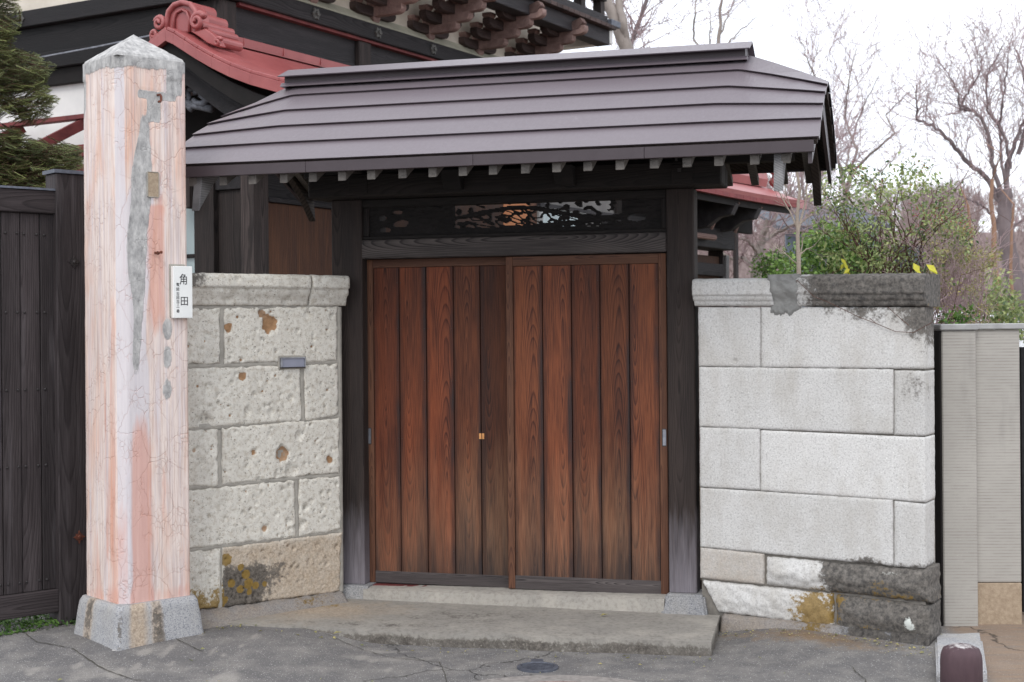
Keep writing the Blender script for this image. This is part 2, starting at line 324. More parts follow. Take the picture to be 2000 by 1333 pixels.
M['tuff'] = stone_mat('pale_tuff', c(208, 203, 192), c(229, 226, 217), c(152, 140, 122), c(190, 179, 162), 130, None, .005, 58)
M['granite'] = stone_mat('pale_andesite', c(199, 198, 195), c(219, 218, 216), c(150, 148, 147), c(186, 184, 182), 110, None, .003, sps=95, spk=.7)
M['granite_b'] = stone_mat('grey_granite', c(146, 147, 151), c(182, 181, 180), c(84, 88, 98), c(124, 127, 134), 170, None, .002, sps=130, spk=.85)
M['patch'] = plain('trowelled_cement', c(128, 128, 126), c(150, 150, 147), 12, .9, .8, .01, bs=30)

# combed render of the neighbour's wall
m = Mat('combed_concrete'); v = m.co(); z = m.xyz(v)
cmb = m.ma('SINE', m.ma('ADD', m.ma('MULTIPLY', z[2], 2 * math.pi / .0165), m.ma('MULTIPLY', m.noise(m.sc(v, 3, 3, 60), 1, 3), 3.0)))
n1 = m.noise(v, 3, 5, .6); n2 = m.noise(v, 260, 2); spk = m.ramp(n2, [(.68, 0), (.75, 1)])
colr = m.mix(n1, c(158, 154, 148), c(186, 182, 175)); colr = m.mix(m.ma('MULTIPLY', m.ma('MULTIPLY', m.ramp(cmb, [(.1, 0), (.9, 1)]), m.ramp(m.noise(m.sc(v, 9, 9, 30), 1, 4, .65), [(.35, .15), (.65, 1)])), .42), colr, c(104, 98, 92))
colr = m.mix(m.ma('MULTIPLY', spk, .5), colr, c(230, 228, 222))
colr = m.mix(m.ma('MULTIPLY', m.ramp(m.noise(m.sc(v, 7, 7, 1.5), 1, 4), [(.58, 0), (.8, 1)]), .35), colr, c(110, 106, 104))
M['comb'] = m.fin(colr, .92, m.bump(cmb, -.8, .004), .2)
M['tanstone'] = plain('tan_rough_render', c(150, 132, 112), c(180, 162, 140), 60, .95, .6, .006)
M['conc'] = plain('grey_concrete', c(150, 150, 150), c(182, 182, 180), 9, .9, .4, .004)
M['slabstone'] = stone_mat('doorstep_concrete', c(132, 128, 122), c(156, 152, 145), c(98, 94, 90), c(122, 118, 112), 110, None, .003, white_speck=0)

# street: worn asphalt and cement, in world coordinates
m = Mat('worn_asphalt'); v = m.pos()
n1 = m.noise(v, 1.3, 5, .6); n2 = m.noise(v, 6, 6, .65); n3 = m.noise(v, 90, 4, .7)
ag = m.voro(v, 115, 'F1'); agc = m.xyz(m.voro(v, 115, 'F1', 'Color'))
colr = m.mix(n1, c(90, 89, 90), c(124, 121, 119))
colr = m.mix(m.ramp(n2, [(.42, 0), (.7, .6)]), colr, c(152, 148, 142))
colr = m.mix(m.ma('MULTIPLY', m.ramp(n3, [(.3, 1), (.5, 0)]), .5), colr, c(78, 77, 80))
colr = m.mix(m.ma('MULTIPLY', m.ramp(ag, [(.22, 1), (.36, 0)]), m.ma('MULTIPLY', m.ramp(agc[0], [(.45, 0), (.85, 1)]), .85)), colr, m.mix(agc[1], c(134, 131, 130), c(214, 212, 210)))
wv = m.ma('ADD', m.attr('pale'), m.ma('MULTIPLY', m.ma('SUBTRACT', n2, .5), 1.3))
colr = m.mix(m.ma('MULTIPLY', m.ramp(wv, [(.4, 0), (1.1, 1)]), .55), colr, m.mix(n3, c(136, 132, 127), c(176, 171, 164)))
tn = m.ma('ADD', m.attr('tan'), m.ma('MULTIPLY', m.ma('SUBTRACT', m.noise(v, 14, 6, .7), .5), 1.2))
colr = m.mix(m.ma('MULTIPLY', m.ramp(tn, [(.38, 0), (.8, 1)]), .62), colr, m.mix(n3, c(112, 88, 62), c(158, 128, 90)))
rd = m.attr('red'); colr = m.mix(m.ma('MULTIPLY', rd, m.ramp(m.noise(m.sc(v, 5, 30, 1), 1, 4, .6), [(.3, .9), (.7, .45)])), colr, c(150, 128, 108))
wrp = m.N('VectorMath', operation='ADD'); m.put(wrp.inputs[0], v); m.put(wrp.inputs[1], m.sc(m.noise(v, 5, 3, .6, 0, 'Color'), .3)); 
ck = m.voro(m.sc(wrp.outputs[0], .42), 1, 'DISTANCE_TO_EDGE'); ckm = m.ramp(ck, [(.0, 1), (.0035, 0)])
colr = m.mix(m.ma('MULTIPLY', ckm, .75), colr, c(52, 50, 47))
M['asphalt'] = m.fin(colr, .92, m.bump(m.ma('SUBTRACT', m.ma('ADD', m.ma('MULTIPLY', n3, .7), m.ma('MULTIPLY', ag, .5)), m.ma('MULTIPLY', ckm, 1.5)), .7, .006), .25)

# the old gatepost: salmon wash worn off pale cement in long vertical streaks, grey mortar repairs, crazing
m = Mat('streaked_pillar_render'); v = m.co(); o = m.xyz(v)
vs_ = m.sc(v, 11, 11, .55); warp = m.noise(m.sc(v, 4, 4, 1.2), 1, 3, .6)
s1 = m.noise(vs_, 1, 5, .62, .6); s2 = m.noise(m.sc(v, 30, 30, .9, loc=(4, 2, 7)), 1, 4, .6, .4); s3 = m.noise(m.sc(v, 5, 5, .9, loc=(9, 4, 1)), 1, 4, .65, .5)
fn = m.noise(m.sc(v, 120, 120, 3.5), 1, 3, .6)
colr = m.mix(s1, c(220, 202, 193), c(238, 225, 217))
colr = m.mix(m.ramp(s2, [(.3, .75), (.52, 0)]), colr, c(206, 200, 208))
colr = m.mix(m.ramp(s3, [(.47, 0), (.67, .8)]), colr, m.mix(s2, c(214, 156, 128), c(232, 192, 168)))
colr = m.mix(m.ramp(m.ma('ADD', s1, m.ma('MULTIPLY', m.ma('SUBTRACT', s3, .5), .6)), [(.6, 0), (.72, .85)]), colr, m.mix(fn, c(196, 126, 108), c(214, 152, 134)))
colr = m.mix(m.ramp(fn, [(.36, .42), (.52, 0)]), colr, c(176, 144, 130)); colr = m.mix(m.ramp(m.noise(m.sc(v, 75, 75, 1.6, loc=(2, 8, 1)), 1, 3, .6), [(.38, .5), (.5, 0)]), colr, c(186, 168, 164))
# chamfer bands: lilac white and rust red runs beside the front corner (attribute: 0 none .. 1)
cb = m.attr('band'); cbn = m.ma('ADD', cb, m.ma('MULTIPLY', m.ma('SUBTRACT', s2, .5), .5))
colr = m.mix(m.ma('MULTIPLY', m.ramp(cbn, [(.3, 0), (.55, 1)]), .85), colr, m.mix(s2, c(196, 191, 196), c(222, 217, 219)))
rb = m.ma('ADD', m.attr('rust'), m.ma('ADD', m.ma('MULTIPLY', m.ma('SUBTRACT', s1, .5), 1.6), m.ma('MULTIPLY', m.ma('SUBTRACT', s3, .5), 1.4)))
colr = m.mix(m.ma('MULTIPLY', m.ma('MULTIPLY', m.ramp(rb, [(.3, 0), (.75, 1)]), m.ramp(m.attr('rust'), [(.03, 0), (.35, 1)])), .68), colr, m.mix(s2, c(198, 128, 110), c(226, 178, 158)))
wr2 = m.N('VectorMath', operation='ADD'); m.put(wr2.inputs[0], m.sc(v, 1, 1, .62)); m.put(wr2.inputs[1], m.sc(m.noise(v, 10, 3, .6, 0, 'Color'), .05))
ck = m.voro(wr2.outputs[0], 34, 'DISTANCE_TO_EDGE'); ck2 = m.voro(wr2.outputs[0], 7, 'DISTANCE_TO_EDGE')
ckm = m.ma('MAXIMUM', m.ma('MULTIPLY', m.ramp(ck, [(0, 1), (.06, 0)]), m.ramp(m.noise(v, 5, 4, .6), [(.5, 0), (.6, .9)])), m.ma('MULTIPLY', m.ramp(ck2, [(0, 1), (.009, 0)]), m.ramp(m.noise(m.sc(v, 1, 1, 1, loc=(3, 3, 3)), 3, 3), [(.4, 0), (.55, 1)])))
colr = m.mix(m.ma('MULTIPLY', ckm, .3), colr, m.mix(s1, c(176, 104, 78), c(202, 136, 108)))
mo = m.ma('ADD', m.attr('mort'), m.ma('MULTIPLY', m.ma('SUBTRACT', m.noise(m.sc(v, 1, 1, .5), 24, 6, .7), .5), 1.1))
mm = m.ma('MULTIPLY', m.ramp(mo, [(.36, 0), (.56, 1)]), m.ramp(m.attr('mort'), [(.02, 0), (.1, 1)]))
colr = m.mix(mm, colr, m.mix(m.ramp(m.noise(m.sc(v, 1, 1, .5), 26, 6, .7), [(.3, 0), (.7, 1)]), c(132, 131, 131), c(206, 204, 201)))
hh = m.ma('ADD', m.ma('MULTIPLY', fn, .5), m.ma('ADD', m.ma('MULTIPLY', ckm, -1.2), m.ma('MULTIPLY', mm, m.ma('ADD', .8, m.noise(v, 70, 4)))))
M['pillar'] = m.fin(colr, .85, m.bump(hh, .5, .005), .3)

# foliage and bark
def leaf(name, d, l, rough=.55, trans=.25):
    m = Mat(name); t = m.attr('tone'); col = m.ramp(t, [(0, d), (1, l)]); n = m.noise(m.pos(), 60, 2)
    col = m.mix(.3, col, bright(m, col, m.ma('ADD', .5, n)))
    m.put(m.b.inputs['Base Color'], col); m.b.inputs['Roughness'].default_value = rough; m.b.inputs['Specular IOR Level'].default_value = .4
    tr = m.N('BsdfTranslucent'); m.put(tr.inputs['Color'], col); ms = m.N('MixShader'); ms.inputs[0].default_value = trans
    m.t.links.new(m.b.outputs[0], ms.inputs[1]); m.t.links.new(tr.outputs[0], ms.inputs[2]); m.t.links.new(ms.outputs[0], m.o.inputs['Surface'])
    return m.m
M['yew'] = leaf('yew_needles', c(52, 68, 46), c(136, 142, 84))
M['nandina'] = leaf('nandina_leaves', c(74, 100, 62), c(178, 188, 122), .4)
M['evergreen'] = leaf('glossy_leaves', c(58, 92, 48), c(146, 180, 92), .3)
M['yellow_leaf'] = leaf('yellow_leaves', c(178, 176, 40), c(214, 208, 74))
M['brush'] = leaf('dry_brush_leaves', c(112, 118, 76), c(190, 178, 118))
M['weed'] = leaf('weed_leaves', c(44, 74, 34), c(104, 138, 62))
M['berry'] = plain('red_berries', c(150, 48, 50), c(178, 74, 74), 30, .4)
def bark(name, a, b, sx=14):
    m = Mat(name); v = m.co(); n = m.noise(m.sc(v, sx, sx, sx * .3), 1, 5, .65); n2 = m.noise(v, 90, 3)
    return m.fin(m.mix(n, a, b), .9, m.bump(m.ma('ADD', n, n2), .6, .01), .2)
M['bark_grey'] = bark('grey_bark', c(112, 103, 100), c(178, 168, 160))
M['bark_dark'] = bark('dark_bark', c(94, 83, 84), c(146, 134, 135))  # lightened: bloom of the bright sky put into the bark colour
M['bark_twig'] = bark('twig_bark', c(148, 126, 128), c(196, 174, 175))  # paled and pinkish: haze around the branches painted into the colour
M['bark_pale'] = bark('pale_bark', c(142, 128, 116), c(200, 186, 172))
M['bark_orange'] = bark('orange_bark', c(120, 92, 76), c(176, 142, 120))
M['bark_red'] = bark('brown_stem', c(70, 50, 46), c(116, 88, 78))
M['hill'] = plain('winter_hillside', c(104, 88, 88), c(140, 122, 116), .15, .95, 0)
M['earth'] = plain('bare_earth', c(96, 84, 70), c(130, 116, 98), 2, .95, .4, .02, bs=20)
M['moss'] = plain('moss', c(44, 60, 26), c(84, 98, 44), 30, .95, .8, .01, bs=80)

# ------------------------------------------------------------------ ground
def sm(a, b, x):
    t = min(1, max(0, (x - a) / (b - a))); return t * t * (3 - 2 * t)
def gz(x, y):                                    # the street rises a little towards the walls, less so before the doorstep
    k = sm(6.7, 7.7, y)
    mid = sm(-1.2, -.7, x) * (1 - sm(1.0, 1.5, x))
    return .064 * k * (1 - .98 * mid)
def fbm(x, y, z, o=4):
    s, a, t = 0, 1, 0
    for i in range(o):
        s += a * mn.noise(Vector((x, y, z))); t += a; a *= .5; x *= 2.03; y *= 2.03; z *= 2.03
    return s / t
def blob(x, y, cx, cy, rx, ry):
    return max(0, 1 - math.hypot((x - cx) / rx, (y - cy) / ry))
def ground():
    xs = list(np.linspace(-400, -6, 12)) + list(np.arange(-3.2, 3.4, .033)) + list(np.linspace(6, 400, 12))
    ys = list(np.linspace(-60, 4, 8)) + list(np.arange(6.3, 8.9, .033)) + list(np.linspace(10, 60, 12)) + list(np.linspace(90, 900, 8))
    b = MB(); pale, tan, red = [], [], []
    DAP = [(atz(a, b2, .05), w_) for a, b2, w_ in ((282, 1273, 16), (318, 1276, 14), (335, 1266, 12), (415, 1271, 16), (440, 1276, 10), (468, 1263, 10), (500, 1248, 14), (395, 1245, 12), (545, 1255, 9), (270, 1291, 12), (228, 1302, 14), (338, 1288, 10), (430, 1316, 40), (60, 1300, 14), (150, 1290, 12), (760, 1290, 9), (705, 1268, 9), (730, 1273, 9), (830, 1282, 9), (850, 1286, 9))]  # dappled light by the pillar painted as pale spots, plus chalky marks
    for y in ys:
        for x in xs:
            b.v.append((x, y, gz(x, y) + (.004 * fbm(x * 3, y * 3, 1) if 5 < y < 9.3 and abs(x) < 4.5 else 0) - .02 * (y > 9)))
            a = atz(700, 1262, 0); pa = blob(x, y, -.65, 7.35, .5, .12) + 1.3 * blob(x, y, -.62, 7.5, .3, .05) + .8 * blob(x, y, -2.05, 7.0, .5, .22) + .5 * blob(x, y, .9, 7.05, .5, .15) + .6 * blob(x, y, .35, 6.75, .5, .1)
            pale.append(min(1.3, pa + sum(1.1 * min(1, 2 * blob(x, y, q.x, q.y, w_ / 390, w_ / 150)) for q, w_ in DAP))); lw = WR.loc((x, y, 0)); ll = WL.loc((x, y, 0))
            tan.append(min(1, max(0, .85 * blob(lw[0], lw[1], .7, -.15, .9, .3)) + .5 * blob(x, y, -1.2, 8.0, .6, .25)))
            red.append(sm(2.2, 2.32, x - .1 * (y - 7)) if 6 < y < 12 else 0)
    n = len(xs); b.f = [(j * n + i, j * n + i + 1, (j + 1) * n + i + 1, (j + 1) * n + i) for j in range(len(ys) - 1) for i in range(n - 1)]
    b.at = {'pale': pale, 'tan': tan, 'red': red}
    tag(b.obj('street', M['asphalt'], smooth=True), 'grey worn asphalt and cement street in front of the gate', kind='structure')
ground()
def crack(pts, w, seed):
    r = random.Random(seed); b = MB(); P = []
    for (a, b2) in zip(pts[:-1], pts[1:]):
        p, q = atz(*a, .04), atz(*b2, .04); n = max(2, int((p - q).length / .02))
        P += [p.lerp(q, i / n) for i in range(n)]
    for i, p in enumerate(P):
        d = (P[min(i + 1, len(P) - 1)] - P[max(i - 1, 0)]).normalized(); s_ = Vector((-d.y, d.x, 0)); o = s_ * .012 * fbm(i * .35, seed, 1) ; ww = .55 * w * (.4 + r.random()) * min(1, .3 + min(i, len(P) - 1 - i) / 6)
        for k in (-1, 1): v = p + o + s_ * k * ww; b.v.append((v.x, v.y, gz(v.x, v.y) + .0045 + .004 * fbm(v.x * 3, v.y * 3, 1)))
    b.f = [(2 * i, 2 * i + 1, 2 * i + 3, 2 * i + 2) for i in range(len(P) - 1)]
    b.obj('crack', CRK, bpy.data.objects['street'])
CRK = plain('crack_dark', c(62, 60, 56), c(86, 83, 72), 30, .95)  # dark ribbons laid on the street along the crack lines
for i, (pts, w) in enumerate((([(20, 1228), (70, 1262), (140, 1272), (200, 1300), (260, 1316), (310, 1318)], .005), ([(330, 1252), (356, 1262), (402, 1279)], .005), ([(640, 1242), (700, 1256), (770, 1272), (858, 1280), (868, 1300), (876, 1333)], .004), ([(410, 1224), (500, 1229), (600, 1238), (660, 1244)], .004), ([(1660, 1292), (1690, 1314), (1700, 1335)], .006), ([(1385, 1284), (1480, 1288), (1600, 1294)], .002))): crack(pts, w, i + 3)
# garden earth behind the walls, raised above the street
g = MB(); g.prism([(-1.3, 9.05), (1.1, 8.55), (2.4, 8.0), (9, 10.5), (9, 60), (-14, 60), (-14, 14), (-2.6, 8.5)], -.05, .18, 'z')
tag(g.obj('garden_ground', M['earth']), 'bare garden soil behind the gate and walls', kind='structure')

def grid_slab(name, fn, nx, ny, mat, parent=None, attrs=None, down=.2, kind=None, skirt=None):
    b = MB(); A = {k: [] for k in (attrs or {})}
    for j in range(ny + 1):
        for i in range(nx + 1):
            p = fn(i / nx, j / ny); b.v.append(tuple(p))
            for k in A: A[k].append(attrs[k](p))
    n = nx + 1
    b.f = [(j * n + i, j * n + i + 1, (j + 1) * n + i + 1, (j + 1) * n + i) for j in range(ny) for i in range(nx)]
    per = [i for i in range(n)] + [j * n + nx for j in range(1, ny + 1)] + [ny * n + i for i in range(nx - 1, -1, -1)] + [j * n for j in range(ny - 1, 0, -1)]
    s0 = len(b.v); q = len(per)
    for rr in (.35, 1.0):
        for i in per:
            p = b.v[i]; w = .012 * fbm(p[0] * 9, p[1] * 9, p[2] * 9 + 7 * rr)
            b.v.append((p[0] + w, p[1] - abs(w) * .5, p[2] - down * rr))
            for k in A: A[k].append((skirt or {}).get(k, A[k][i]))
    for L_ in range(2):
        for i in range(q):
            a0 = per[i] if L_ == 0 else s0 + i; a1 = per[(i + 1) % q] if L_ == 0 else s0 + (i + 1) % q
            b0 = s0 + L_ * q + i; b1 = s0 + L_ * q + (i + 1) % q
            b.f.append((a0, b0, b1, a1))
    b.at = A
    return b.obj(name, mat, parent, smooth=False)

# doorstep: one thick worn slab with a broken front edge
c_fl, c_fm, c_fr, c_br, c_bl = (-1.72, 7.95), (-.3, 7.58), (1.006, 7.335), (1.14, 7.95), (-1.12, 8.62)
def step_fn(u, t):
    k = .52
    if u < k: fx, fy = [c_fl[i] + (c_fm[i] - c_fl[i]) * u / k for i in (0, 1)]
    else: fx, fy = [c_fm[i] + (c_fr[i] - c_fm[i]) * (u - k) / (1 - k) for i in (0, 1)]
    bx, by = [c_bl[i] + (c_br[i] - c_bl[i]) * u for i in (0, 1)]
    chip = .05 * max(0, fbm(u * 9, 3, 1) + .1) * (1 - t) ** 3 * (1 if .15 < u < .66 else .15)
    x = fx + (bx - fx) * t; y = fy + (by - fy) * t + chip
    z = .08 + .01 * t - .006 * (1 - t) ** 10 + .003 * fbm(x * 4, y * 4, 2) - .035 * (1 - t) ** 6 * max(0, fbm(u * 16, 1, 5)) * sm(.22, .4, u) * (1 if u < .62 else .2)
    return (x, y, z)
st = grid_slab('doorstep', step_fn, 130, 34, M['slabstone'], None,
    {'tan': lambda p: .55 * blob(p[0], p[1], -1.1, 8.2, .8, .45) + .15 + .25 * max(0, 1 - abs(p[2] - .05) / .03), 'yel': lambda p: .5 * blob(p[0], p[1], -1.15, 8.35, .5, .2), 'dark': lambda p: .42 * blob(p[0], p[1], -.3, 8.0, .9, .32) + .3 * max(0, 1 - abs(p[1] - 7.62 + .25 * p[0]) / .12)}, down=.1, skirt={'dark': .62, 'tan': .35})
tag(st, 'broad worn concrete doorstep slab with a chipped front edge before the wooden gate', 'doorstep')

# ------------------------------------------------------------------ stone walls
def stone(name, mat, parent, cn, depth=.2, res=.011, amp=.004, rad=.012, wob=.004, seed=0, pits=(), tone=1.0, attrs=None, bulge=0, chip=0):
    # cn: BL, BR, TR, TL as (x, z) in the wall's own plane; y = 0 is the face
    bl, br, tr, tl = cn
    Lx = max(abs(br[0] - bl[0]), abs(tr[0] - tl[0])); Lz = max(abs(tl[1] - bl[1]), abs(tr[1] - br[1]))
    nx, nz_ = max(6, int(Lx / res)), max(6, int(Lz / res))
    b = MB(); P = []; A = {k: [] for k in (attrs or {})}
    sx = seed * 13.7
    for j in range(nz_ + 1):
        t = j / nz_
        for i in range(nx + 1):
            s = i / nx
            x = (bl[0] * (1 - s) + br[0] * s) * (1 - t) + (tl[0] * (1 - s) + tr[0] * s) * t
            z = (bl[1] * (1 - s) + br[1] * s) * (1 - t) + (tl[1] * (1 - s) + tr[1] * s) * t
            e = min(s * Lx, (1 - s) * Lx, t * Lz, (1 - t) * Lz)
            w = max(0, 1 - e / .03)
            ox = wob * w * fbm(x * 22, z * 22, sx); oz = wob * w * fbm(x * 22, z * 22, sx + 9)
            ch = max(0, fbm(x * 7, z * 7, sx + 4, 3) - .12) * chip
            rr = rad + ch
            y = (rr - math.sqrt(max(0, rr * rr - (rr - e) ** 2))) if e < rr else 0
            y += amp * fbm(x * 26, z * 26, sx + 2, 4) - bulge * min(1, e / .08)
            p = 0
            for (px_, pz_, pr, pd, *cl) in pits:
                d = math.hypot(x - px_, (z - pz_) * .9) / pr + .45 * fbm(x * 40, z * 40, sx + 6, 2)
                if d < 1.25:
                    k = 1 - sm(.55, 1.2, d); y += pd * k; p = max(p, k * (cl[0] if cl else .12))
            b.v.append((x + ox, y, z + oz)); P.append(p)
            for k in A: A[k].append(attrs[k](x, z))
    n = nx + 1
    b.f = [(j * n + i, j * n + i + 1, (j + 1) * n + i + 1, (j + 1) * n + i) for j in range(nz_) for i in range(nx)]
    per = [i for i in range(n)] + [j * n + nx for j in range(1, nz_ + 1)] + [nz_ * n + i for i in range(nx - 1, -1, -1)] + [j * n for j in range(nz_ - 1, 0, -1)]
    s0, q = len(b.v), len(per)
    for i in per:
        p = b.v[i]; b.v.append((p[0], depth, p[2])); P.append(0)
        for k in A: A[k].append(A[k][i])
    b.f += [(per[i], s0 + i, s0 + (i + 1) % q, per[(i + 1) % q]) for i in range(q)]
    A['pit'] = P; b.at = A
    return b.obj(name, mat, parent, smooth=True, tone=tone)
def px4(fr, a, d=0): return [fr.at(x, y, d) for x, y in a]        # photo corners BL BR TR TL -> plane

# left wall ----------------------------------------------------------------
wl = fthing('stone_wall', 'pale pitted tuff block wall between the tall pillar and the wooden gate', 'stone wall', WL)
rows = [
    [((312, 712), (431, 711), (431, 602), (312, 604)), ((439, 710), (660, 706), (660, 599), (439, 602))],
    [((312, 840), (590, 823), (587, 713), (312, 723)), ((597, 823), (662, 811), (660, 711), (594, 713))],
    [((312, 953), (427, 949), (426, 839), (312, 847)), ((434, 947), (664, 924), (663, 817), (435, 836))],
    [((312, 1079), (579, 1050), (576, 939), (312, 964)), ((585, 1049), (667, 1034), (665, 931), (585, 937))],
    [((312, 1200), (431, 1186), (431, 1071), (312, 1086)), ((434, 1187), (664, 1156), (669, 1040), (434, 1070))]]
pit_px = {0: [], 1: [(527, 632, 17, .018), (512, 612, 9, .012), (446, 640, 10, .008), (600, 615, 8, .006)],
    2: [(474, 735, 9, .008), (408, 757, 9, .016), (568, 776, 6, .01), (484, 803, 8, .016), (400, 824, 15, .02), (530, 805, 8, .008), (425, 772, 5, .008)],
    3: [(602, 762, 5, .012), (628, 812, 5, .006)], 4: [(395, 905, 8, .01), (380, 880, 6, .008)],
    5: [(552, 888, 14, .022), (585, 852, 9, .014), (496, 885, 7, .012), (484, 905, 9, .006), (570, 920, 14, .014), (540, 930, 6, .01), (645, 898, 9, .012), (525, 853, 5, .006)],
    6: [(517, 1032, 8, .01), (565, 1018, 7, .012), (576, 1030, 6, .01), (500, 985, 4, .006)], 7: [(597, 992, 7, .022), (633, 990, 5, .014), (607, 980, 5, .012), (591, 1025, 9, .02)], 8: [(405, 1075, 12, .015)], 9: []}
LICH = [(480, 1122, 11), (485, 1140, 12), (469, 1151, 10), (452, 1140, 10), (499, 1144, 9), (517, 1141, 7), (442, 1094, 14), (487, 1156, 7), (470, 1108, 9), (440, 1172, 9)]
k = 0; sc_ = 2800 / 8.2
for r_i, row in enumerate(rows):
    for s_i, q in enumerate(row):
        pits = [(*WL.at(a, b_), rr / sc_, dd, {(527, 632): 1, (552, 888): 1, (474, 735): .8, (512, 612): .8, (446, 640): .7, (496, 885): .5, (380, 880): .5, (645, 898): .6, (517, 1032): .5}.get((a, b_), .12)) for a, b_, rr, dd in pit_px[k]]
        rs = random.Random(k * 3 + 1)
        (x0, z0), (x1, _), (_, z1) = WL.at(*q[0]), WL.at(*q[1]), WL.at(*q[2])
        pits += [(rs.uniform(x0, x1), rs.uniform(z0, z1), rs.uniform(.004, .011), rs.uniform(.008, .018), rs.choice((.1, .1, .55))) for _ in range(int((x1 - x0) * 60))]
        at_ = {'dark': lambda x, z: (.82 * (1 - sm(WL.x(485), WL.x(600), x - .5 * (z - WL.at(480, 1130)[1]))) * (1 - sm(WL.at(470, 1125)[1], WL.at(470, 1078)[1], z))) * (x > WL.x(432)), 'yel': lambda x, z: max([.75 * (1 - sm(WL.at(400, 1190)[1], WL.at(400, 1105)[1], z)) * (x < WL.x(433))] + [1.1 * min(1, 2 * blob(x, z, *WL.at(a, b_), r_ / 330, r_ / 330)) for a, b_, r_ in LICH]),
               'tan': lambda x, z: .75 * sm(WL.at(500, 1030)[1], WL.at(500, 1075)[1], z) if z < WL.at(500, 1020)[1] and x > WL.x(433) else 0}
        stone('stone', M['tuff'], wl, px4(WL, q), amp=(.006 if s_i == 0 else .0035) if r_i < 4 else .007, rad=.007, wob=.016, seed=k + 1, pits=pits, tone=[1, .98, .98, .95, 1.02, .97, .98, .97, 1, .97][k],
              attrs=at_ if r_i == 4 else None, chip=.035, res=.0085)
        k += 1
m_ = MB(); xl, xr = WL.x(314), WL.x(664)
m_.box(xl, xr, .022, .24, .05, WL.at(600, 603)[1] + .02)
m_.obj('mortar_core', M['mortar'], wl)
def joint(pa, pb, w=7, y=.006):
    (xa, za), (xb_, zb_) = WL.at(*pa), WL.at(*pb); n = max(8, int(math.hypot(xb_ - xa, zb_ - za) / .012)); hw = w / sc_ ; b = MB()
    dx_, dz_ = (xb_ - xa), (zb_ - za); l = math.hypot(dx_, dz_); px_, pz_ = -dz_ / l, dx_ / l
    for i in range(n + 1):
        t = i / n; x, z = xa + dx_ * t, za + dz_ * t
        for k in (-1, -.4, .4, 1): b.v.append((x + px_ * k * hw, y + .004 * fbm(x * 15, z * 15, k, 3) + (.012 if abs(k) == 1 else 0), z + pz_ * k * hw))
    b.f = [(i * 4 + k, i * 4 + k + 1, i * 4 + k + 5, i * 4 + k + 4) if px_ * 0 + dx_ * 1 < 0 else (i * 4 + k, i * 4 + k + 4, i * 4 + k + 5, i * 4 + k + 1) for i in range(n) for k in range(3)]
    b.obj('mortar_joint', M['mortar'], wl, smooth=True)
for a, b_ in (((314, 718), (661, 708)), ((314, 843), (663, 814)), ((314, 958), (666, 928)), ((314, 1083), (668, 1037)), ((314, 602), (662, 601)), ((435, 604), (435, 712)), ((591, 712), (594, 824)), ((430, 840), (431, 950)), ((580, 938), (582, 1050)), ((432, 1070), (432, 1188)), ((664, 600), (668, 1156))): joint(a, b_)
def profile_run(name, mat, parent, prof, x0, x1, res=.012, amp=.004, seed=0, tone=1, attrs=None, depth=.22, pits=(), endr=.015, slope=0, xref=0):
    # coping course: prof is [(y, z)] from the top back edge over the front down to the bed, swept along x
    pts = []
    for (a, b_) in zip(prof[:-1], prof[1:]):
        n = max(1, int(math.hypot(b_[0] - a[0], b_[1] - a[1]) / res))
        pts += [(a[0] + (b_[0] - a[0]) * i / n, a[1] + (b_[1] - a[1]) * i / n) for i in range(n)]
    pts.append(prof[-1]); m_ = len(pts); nx = max(4, int((x1 - x0) / res)); b = MB(); P = []; A = {k: [] for k in (attrs or {})}
    for i in range(nx + 1):
        x = x0 + (x1 - x0) * i / nx; e = min(x - x0, x1 - x)
        for (y, z) in pts:
            d = amp * fbm(x * 24, y * 24 + seed * 7, z * 24, 4)
            rr = endr - math.sqrt(max(0, endr ** 2 - (endr - e) ** 2)) if e < endr else 0
            yy = y + d + rr * .6; p = 0
            for (px_, pz_, pr, pd) in pits:
                q = math.hypot(x - px_, z - pz_) / pr + .4 * fbm(x * 40, z * 40, seed, 2)
                if q < 1.2: kk = 1 - sm(.55, 1.2, q); yy += pd * kk; p = max(p, kk * .2)
            b.v.append((x + .006 * fbm(x * 9, y * 15 + 3, z * 25 + seed) * (e < .02), yy, z + d * .7 - (.004 * max(0, fbm(x * 12, 1, seed)) if z > prof[0][1] - .01 else 0) + slope * (x - xref))); P.append(p)
            for k in A: A[k].append(attrs[k](x, z))
    b.f = [(i * m_ + j, i * m_ + j + 1, (i + 1) * m_ + j + 1, (i + 1) * m_ + j) for i in range(nx) for j in range(m_ - 1)]
    b.f += [tuple(range(m_ - 1, -1, -1)), tuple(nx * m_ + j for j in range(m_))]
    A['pit'] = P; b.at = A
    o = b.obj(name, mat, parent, smooth=False, tone=tone)
    o.data.polygons.foreach_set('use_smooth', [True] * (len(b.f) - 2) + [False] * 2)
    return o
zt = WL.at(600, 538)[1]; zb = WL.at(600, 599)[1] + .004; h_ = zt - zb
cap = [(.26, zt), (-.03, zt), (-.05, zt - .012), (-.052, zt - h_ * .42), (-.035, zt - h_ * .45), (-.036, zt - h_ * .52), (-.03, zt - h_ * .62), (-.012, zt - h_ * .78), (-.006, zb + .012), (.0, zb), (.26, zb)]
cj = WL.x(603)
cdark = {'dark': lambda x, z: .75 * blob(x, z, WL.x(370), zt - .03, .16, .12)}
profile_run('coping_stone', M['tuff'], wl, cap, WL.x(300), cj - .004, amp=.009, seed=2, tone=.98, attrs=cdark,
    pits=[(*WL.at(a, b_), r_ / sc_, d_) for a, b_, r_, d_ in ((455, 546, 4, .02), (443, 588, 6, .015), (556, 588, 9, .02), (490, 590, 6, .008), (528, 546, 4, .006))])
